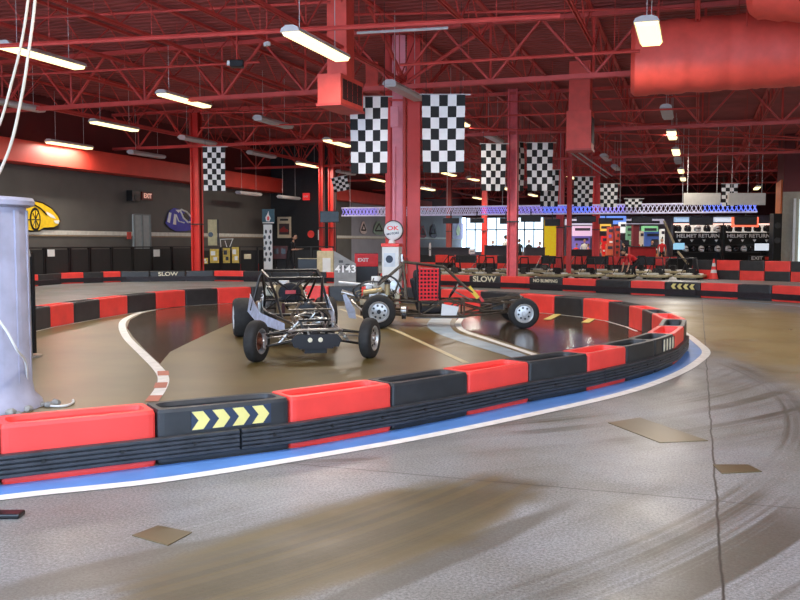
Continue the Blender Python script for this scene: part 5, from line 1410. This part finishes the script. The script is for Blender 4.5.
# =====================================================================
# KARTS
# =====================================================================
def kart_proto():
    e = empty('go_kart', (0,0,0))
    b = MB(); 
    out = [(.95,.0,.16),(.92,.35,.16),(.70,.62,.16),(-.70,.66,.16),(-.92,.4,.16),(-.92,-.4,.16),(-.70,-.66,.16),(.70,-.62,.16),(.92,-.35,.16)]
    b.tube([Vector(p) for p in out], .07, seg=8, closed=True); b.build('bumper', mat('kart_bumper', (170,156,120), .45, var=.2), parent=e, smooth=True)
    b = MB(); b.box((0,0,.08), (1.6,.8,.03)); b.build('floor_pan', BLACK, parent=e)
    for s in (-1, 1): MB().box((0,s*.50,.20), (.8,.24,.16), bevel=.05).build('side_pod', WHITE, parent=e)
    MB().box((.72,0,.24), (.4,.5,.14), bevel=.06).build('nose', mat('kart_nose', (190,190,180), .4), parent=e)
    b = MB(); b.box((-.18,0,.18), (.42,.4,.10), bevel=.04); M = Matrix.Translation((-.42,0,.34)) @ Matrix.Rotation(-.25, 4, 'Y'); b.box((0,0,0), (.10,.42,.36), M=M, bevel=.05); b.build('seat', BLACK, parent=e)
    for x in (.58, -.58):
        for s in (-1, 1): MB().cyl((x,s*.38,.14),(x,s*.54,.14),.14,seg=16).build('wheel', TYRE, parent=e)
    b = MB(); c_ = Vector((.25,0,.38)); M = Matrix.Translation(c_) @ Matrix.Rotation(-.9, 4, 'Y'); b.tube([M @ Vector((.15*math.cos(t*PI/6), .15*math.sin(t*PI/6), 0)) for t in range(12)], .016, seg=5, closed=True); b.tube([c_, (.6,0,.18)], .015, seg=5); b.build('steering_wheel', BLACK, parent=e)
    b = MB(); b.box((-.62,.0,.30), (.22,.5,.22), bevel=.03); b.build('engine_cover', mat('kart_engine', (60,58,54), .5), parent=e)
    b = MB(); b.tube([(-.66,-.28,.2),(-.60,-.2,1.0),(-.60,.2,1.0),(-.66,.28,.2)], .03, seg=6); b.tube([(-.60,-.2,1.0),(.1,-.45,.2)], .022, seg=5); b.tube([(-.60,.2,1.0),(.1,.45,.2)], .022, seg=5); b.build('roll_bar', BLACK, parent=e)
    return e
kp = kart_proto(); kk = 0
for rowi, (yy, x0_k, dx_k, cnt_k, a0_k) in enumerate(((277.5, 452, 34, 8, .5), (273.0, 446, 32, 8, .55))):
    for k in range(cnt_k):
        e = kp if kk == 0 else copy_tree(kp); kk += 1
        x = x0_k+k*dx_k
        e.location = G(x, yy+k*.25); e.rotation_euler.z = TH-PI/2-a0_k+random.uniform(-.1,.1); e.scale = (.86,.86,.9)
        e['label'] = 'parked go-kart with cream bumper, %s from the left in the %s kart row' % (ORD[k], ('front','rear')[rowi]); e['category'] = 'go-kart'; e['group'] = 'karts parked in the pit'

# =====================================================================
# PEOPLE
# =====================================================================
SKIN = mat('skin', (196,148,120), .5)
def person(loc, rz, h, lab, shirt, trousers, hair_c, pose='stand', name='person'):
    k = h/1.75
    def v(x, y, z): return Vector((x*k, y*k, z*k))
    # faces +x ; y left
    J = {}
    bend = {'stand':0.0, 'lean':.35, 'bend':1.15}[pose]
    hip = v(0,0,.93) if pose != 'bend' else v(-.12,0,.80)
    def up(dist, fwd=0.0): return hip+Vector((math.sin(bend)*dist+math.cos(bend)*fwd, 0, math.cos(bend)*dist-math.sin(bend)*fwd))*k
    J['pelvis'] = hip; J['waist'] = up(.16); J['chest'] = up(.36); J['neck'] = up(.53); 
    hb = bend*.75
    J['head0'] = J['neck']+Vector((math.sin(hb)*.09, 0, math.cos(hb)*.09))*k
    bones = [('pelvis','waist'),('waist','chest'),('chest','neck'),('neck','head0')]
    R = {'pelvis':.135,'waist':.115,'chest':.14,'neck':.055,'head0':.05}
    zone = {('pelvis','waist'):1,('waist','chest'):1,('chest','neck'):1,('neck','head0'):0}
    for s, n in ((1,'l'),(-1,'r')):
        st = .05*s if pose == 'stand' else .16*s
        J['hip'+n] = hip+v(0,s*.09,-.05); J['knee'+n] = v(.05+st*.5, s*.11, .48); J['ank'+n] = v(st, s*.12, .085); J['toe'+n] = v(st+.18, s*.13, .04)
        R.update({'hip'+n:.10,'knee'+n:.062,'ank'+n:.042,'toe'+n:.035})
        for a, b_, z in (('pelvis','hip'+n,2),('hip'+n,'knee'+n,2),('knee'+n,'ank'+n,2),('ank'+n,'toe'+n,3)): bones.append((a,b_)); zone[(a,b_)] = z
        J['sh'+n] = up(.46)+v(0,s*.19,0)
        if pose == 'bend': el = J['sh'+n]+v(.06,s*.05,-.28); wr = el+v(.06,-s*.02,-.25)
        elif pose == 'lean' : el = J['sh'+n]+v(.03,s*.05,-.27); wr = el+v(.22,-s*.03,.02)
        else: el = J['sh'+n]+v(-.02,s*.06,-.29); wr = el+v(.08,s*.0,-.24)
        J['el'+n] = el; J['wr'+n] = wr; dd = (wr-el).normalized(); J['palm'+n] = wr+dd*.07*k
        R.update({'sh'+n:.060,'el'+n:.042,'wr'+n:.028,'palm'+n:.034})
        for a, b_, z in (('chest','sh'+n,1),('sh'+n,'el'+n,1),('el'+n,'wr'+n,0),('wr'+n,'palm'+n,0)): bones.append((a,b_)); zone[(a,b_)] = z
        lat = Vector((0,1,0)); 
        for f in range(4):
            m_ = J['palm'+n]+dd*.02*k+lat*(f-1.5)*.018*k; t_ = m_+(dd*(.055,.068,.064,.048)[f]+Vector((.012,0,0)))*k
            J['f%d%s' % (f,n)] = m_; J['g%d%s' % (f,n)] = t_; R['f%d%s' % (f,n)] = .0085; R['g%d%s' % (f,n)] = .007
            bones.append(('palm'+n,'f%d%s' % (f,n))); bones.append(('f%d%s' % (f,n),'g%d%s' % (f,n))); zone[bones[-1]] = 0; zone[bones[-2]] = 0
        J['th'+n] = J['wr'+n]+dd*.04*k+Vector((.03,-s*.02,0))*k; R['th'+n] = .009; bones.append(('wr'+n,'th'+n)); zone[bones[-1]] = 0
    names = list(J); me = bpy.data.meshes.new('body'); me.from_pydata([J[n] for n in names], [(names.index(a), names.index(b_)) for a, b_ in bones], [])
    o = bpy.data.objects.new('tmp', me); COL.objects.link(o)
    sk = o.modifiers.new('s', 'SKIN'); sd = o.modifiers.new('d', 'SUBSURF'); sd.levels = 1
    for i, n in enumerate(names): me.skin_vertices[0].data[i].radius = (R[n]*k*(1.0), R[n]*k*(1.0)); me.skin_vertices[0].data[i].use_root = (n == 'pelvis')
    bpy.context.view_layer.update()
    m2 = bpy.data.meshes.new_from_object(o.evaluated_get(bpy.context.evaluated_depsgraph_get())); bpy.data.objects.remove(o)
    # widen the torso sideways
    for vv in m2.vertices:
        pass
    ax = (J['head0']-J['neck']).normalized(); hc = J['head0']+ax*.12*k+Vector((.015,0,0))*k
    bm = bmesh.new(); bm.from_mesh(m2)
    segs = [(J[a], J[b_], zone[(a,b_)]) for a, b_ in bones]
    for f in bm.faces:
        c = f.calc_center_median(); best = 9; z = 0
        for a, b_, zz in segs:
            ab_ = b_-a; t = max(0, min(1, (c-a).dot(ab_)/max(1e-9, ab_.length_squared))); dd = (c-a-ab_*t).length
            if dd < best: best = dd; z = zz
        f.material_index = z
    hq = Matrix.Translation(hc) @ Matrix.Rotation(hb, 4, 'Y')
    r = bmesh.ops.create_uvsphere(bm, u_segments=18, v_segments=12, radius=1, matrix=hq @ Matrix.Diagonal((.096*k,.076*k,.118*k,1)))
    bmesh.ops.create_cone(bm, segments=8, radius1=.018*k, radius2=.006*k, depth=.05*k, cap_ends=True, matrix=hq @ Matrix.Translation((.098*k,0,-.01*k)) @ Matrix.Rotation(.25,4,'Y'))
    for s in (-1, 1): bmesh.ops.create_uvsphere(bm, u_segments=8, v_segments=6, radius=1, matrix=hq @ Matrix.Translation((0,s*.078*k,-.01*k)) @ Matrix.Diagonal((.02*k,.010*k,.032*k,1)))
    bmesh.ops.create_cube(bm, size=1, matrix=hq @ Matrix.Translation((.088*k,0,-.055*k)) @ Matrix.Diagonal((.012*k,.042*k,.010*k,1)))
    bm.to_mesh(m2); bm.free()
    for p_ in m2.polygons: p_.use_smooth = True
    SH = mat('shoe_dark', (30,28,28), .5)
    zi = [p_.material_index for p_ in m2.polygons]
    m2.materials.clear()
    for m_ in (SKIN, shirt, trousers, SH): m2.materials.append(m_)
    for p_, z_ in zip(m2.polygons, zi): p_.material_index = z_
    e = empty(name, loc, rz, label=lab, category='person')
    ob = bpy.data.objects.new('body', m2); COL.objects.link(ob); ob.parent = e
    b = MB(); b.sph((0,0,0), 1, (.103*k,.086*k,.112*k), seg=16)
    for vv in b.bm.verts:
        if vv.co.x > .02*k and vv.co.z < .055*k: vv.co.x = .0; vv.co *= .9
        if vv.co.z < -.06*k: vv.co.z = -.06*k
    ho = b.build('hair', hair_c, parent=e, smooth=True); ho.data.transform(hq @ Matrix.Translation((-.012*k,0,.028*k)))
    for s in (-1, 1):
        b = MB(); b.sph((0,0,0), .012*k, seg=8); eo = b.build('eye', BLACK, parent=e); eo.data.transform(hq @ Matrix.Translation((.090*k,s*.032*k,.008*k)))
    return e
HD = mat('hair_dark', (30,24,22), .7); HBn = mat('hair_brown', (90,60,40), .7)
TB = mat('trousers_black', (26,26,30), .8); SR = mat('shirt_red', (205,30,36), .75); SW = mat('shirt_white', (220,215,208), .75); SK = mat('shirt_black', (24,24,28), .8); SB = mat('shirt_blue', (60,90,160), .8)
TJ = mat('trousers_blue', (56,66,92), .8); SP = mat('shirt_pink', (210,120,110), .8)
person(G(634,279.2), TH+PI+.25, 1.78, 'person in red shirt and black trousers bending over the parked karts', SR, TB, HD, 'bend')
person(PD(289,242,42.0)*1, TH-.2, 1.98, 'person in black standing near the framed poster on the black wall', SK, TB, HD, 'lean')
bpy.data.objects['person.001'].location.z = 0
ppl = [(492.5,51.6,1.62,SK,TB,HD,'lean',PI/2*-1,'dark silhouetted person before the bright window left of middle column'), (505.5,50.4,1.92,SW,TB,HD,'stand',0.4,'person in white shirt just left of the middle column'),
 (519.5,52,1.7,SK,TB,HD,'stand',2,'dark-clothed person just right of the middle column'), (529,54,1.65,SK,TJ,HD,'stand',-2,'dark-clothed person between middle column and red-shirted person'),
 (537.5,49.9,1.55,SR,TB,HD,'lean',-1,'person in red shirt before the yellow wall panel'), (575.5,50.5,1.45,SR,TB,HBn,'lean',1,'person in dark red shirt right of the close pair of columns'),
 (584.5,51.8,1.70,SW,TJ,HD,'stand',-1.5,'person in white shirt by the purple games'), (588.5,50,1.4,SP,TB,HBn,'stand',2.5,'person in pink-orange shirt by the purple games'),
 (600.5,53,1.5,SP,TJ,HBn,'stand',0,'person in pinkish shirt below the yellow game sign'), (627,51,1.5,SK,TB,HD,'lean',3,'person in black behind the bending worker'),
 (636.5,54,1.75,SR,TJ,HD,'stand',1,'person in red shirt before the maroon drape'), (652,53,1.6,SK,TB,HD,'stand',-1,'person in black under the green lit sign'),
 (662,50.6,1.72,SR,TB,HD,'stand',-2,'person in dark red shirt left of the helmet rack'), (371,33,1.62,SK,TB,HD,'stand',-1.5,'dark figure partly hidden left of the fuel pump')]
for x, D, hgt, sh, tr_, hr_, ps, a, lab in ppl:
    if x == 371: continue
    D += 6.2; hgt += .06
    p = PD(x, 242, D); p.z = 0; person(p, TH+a, hgt, lab, sh, tr_, hr_, ps)

# =====================================================================
# DAYLIGHT through the open shutter doors behind the camera comes from the sky outside
# =====================================================================
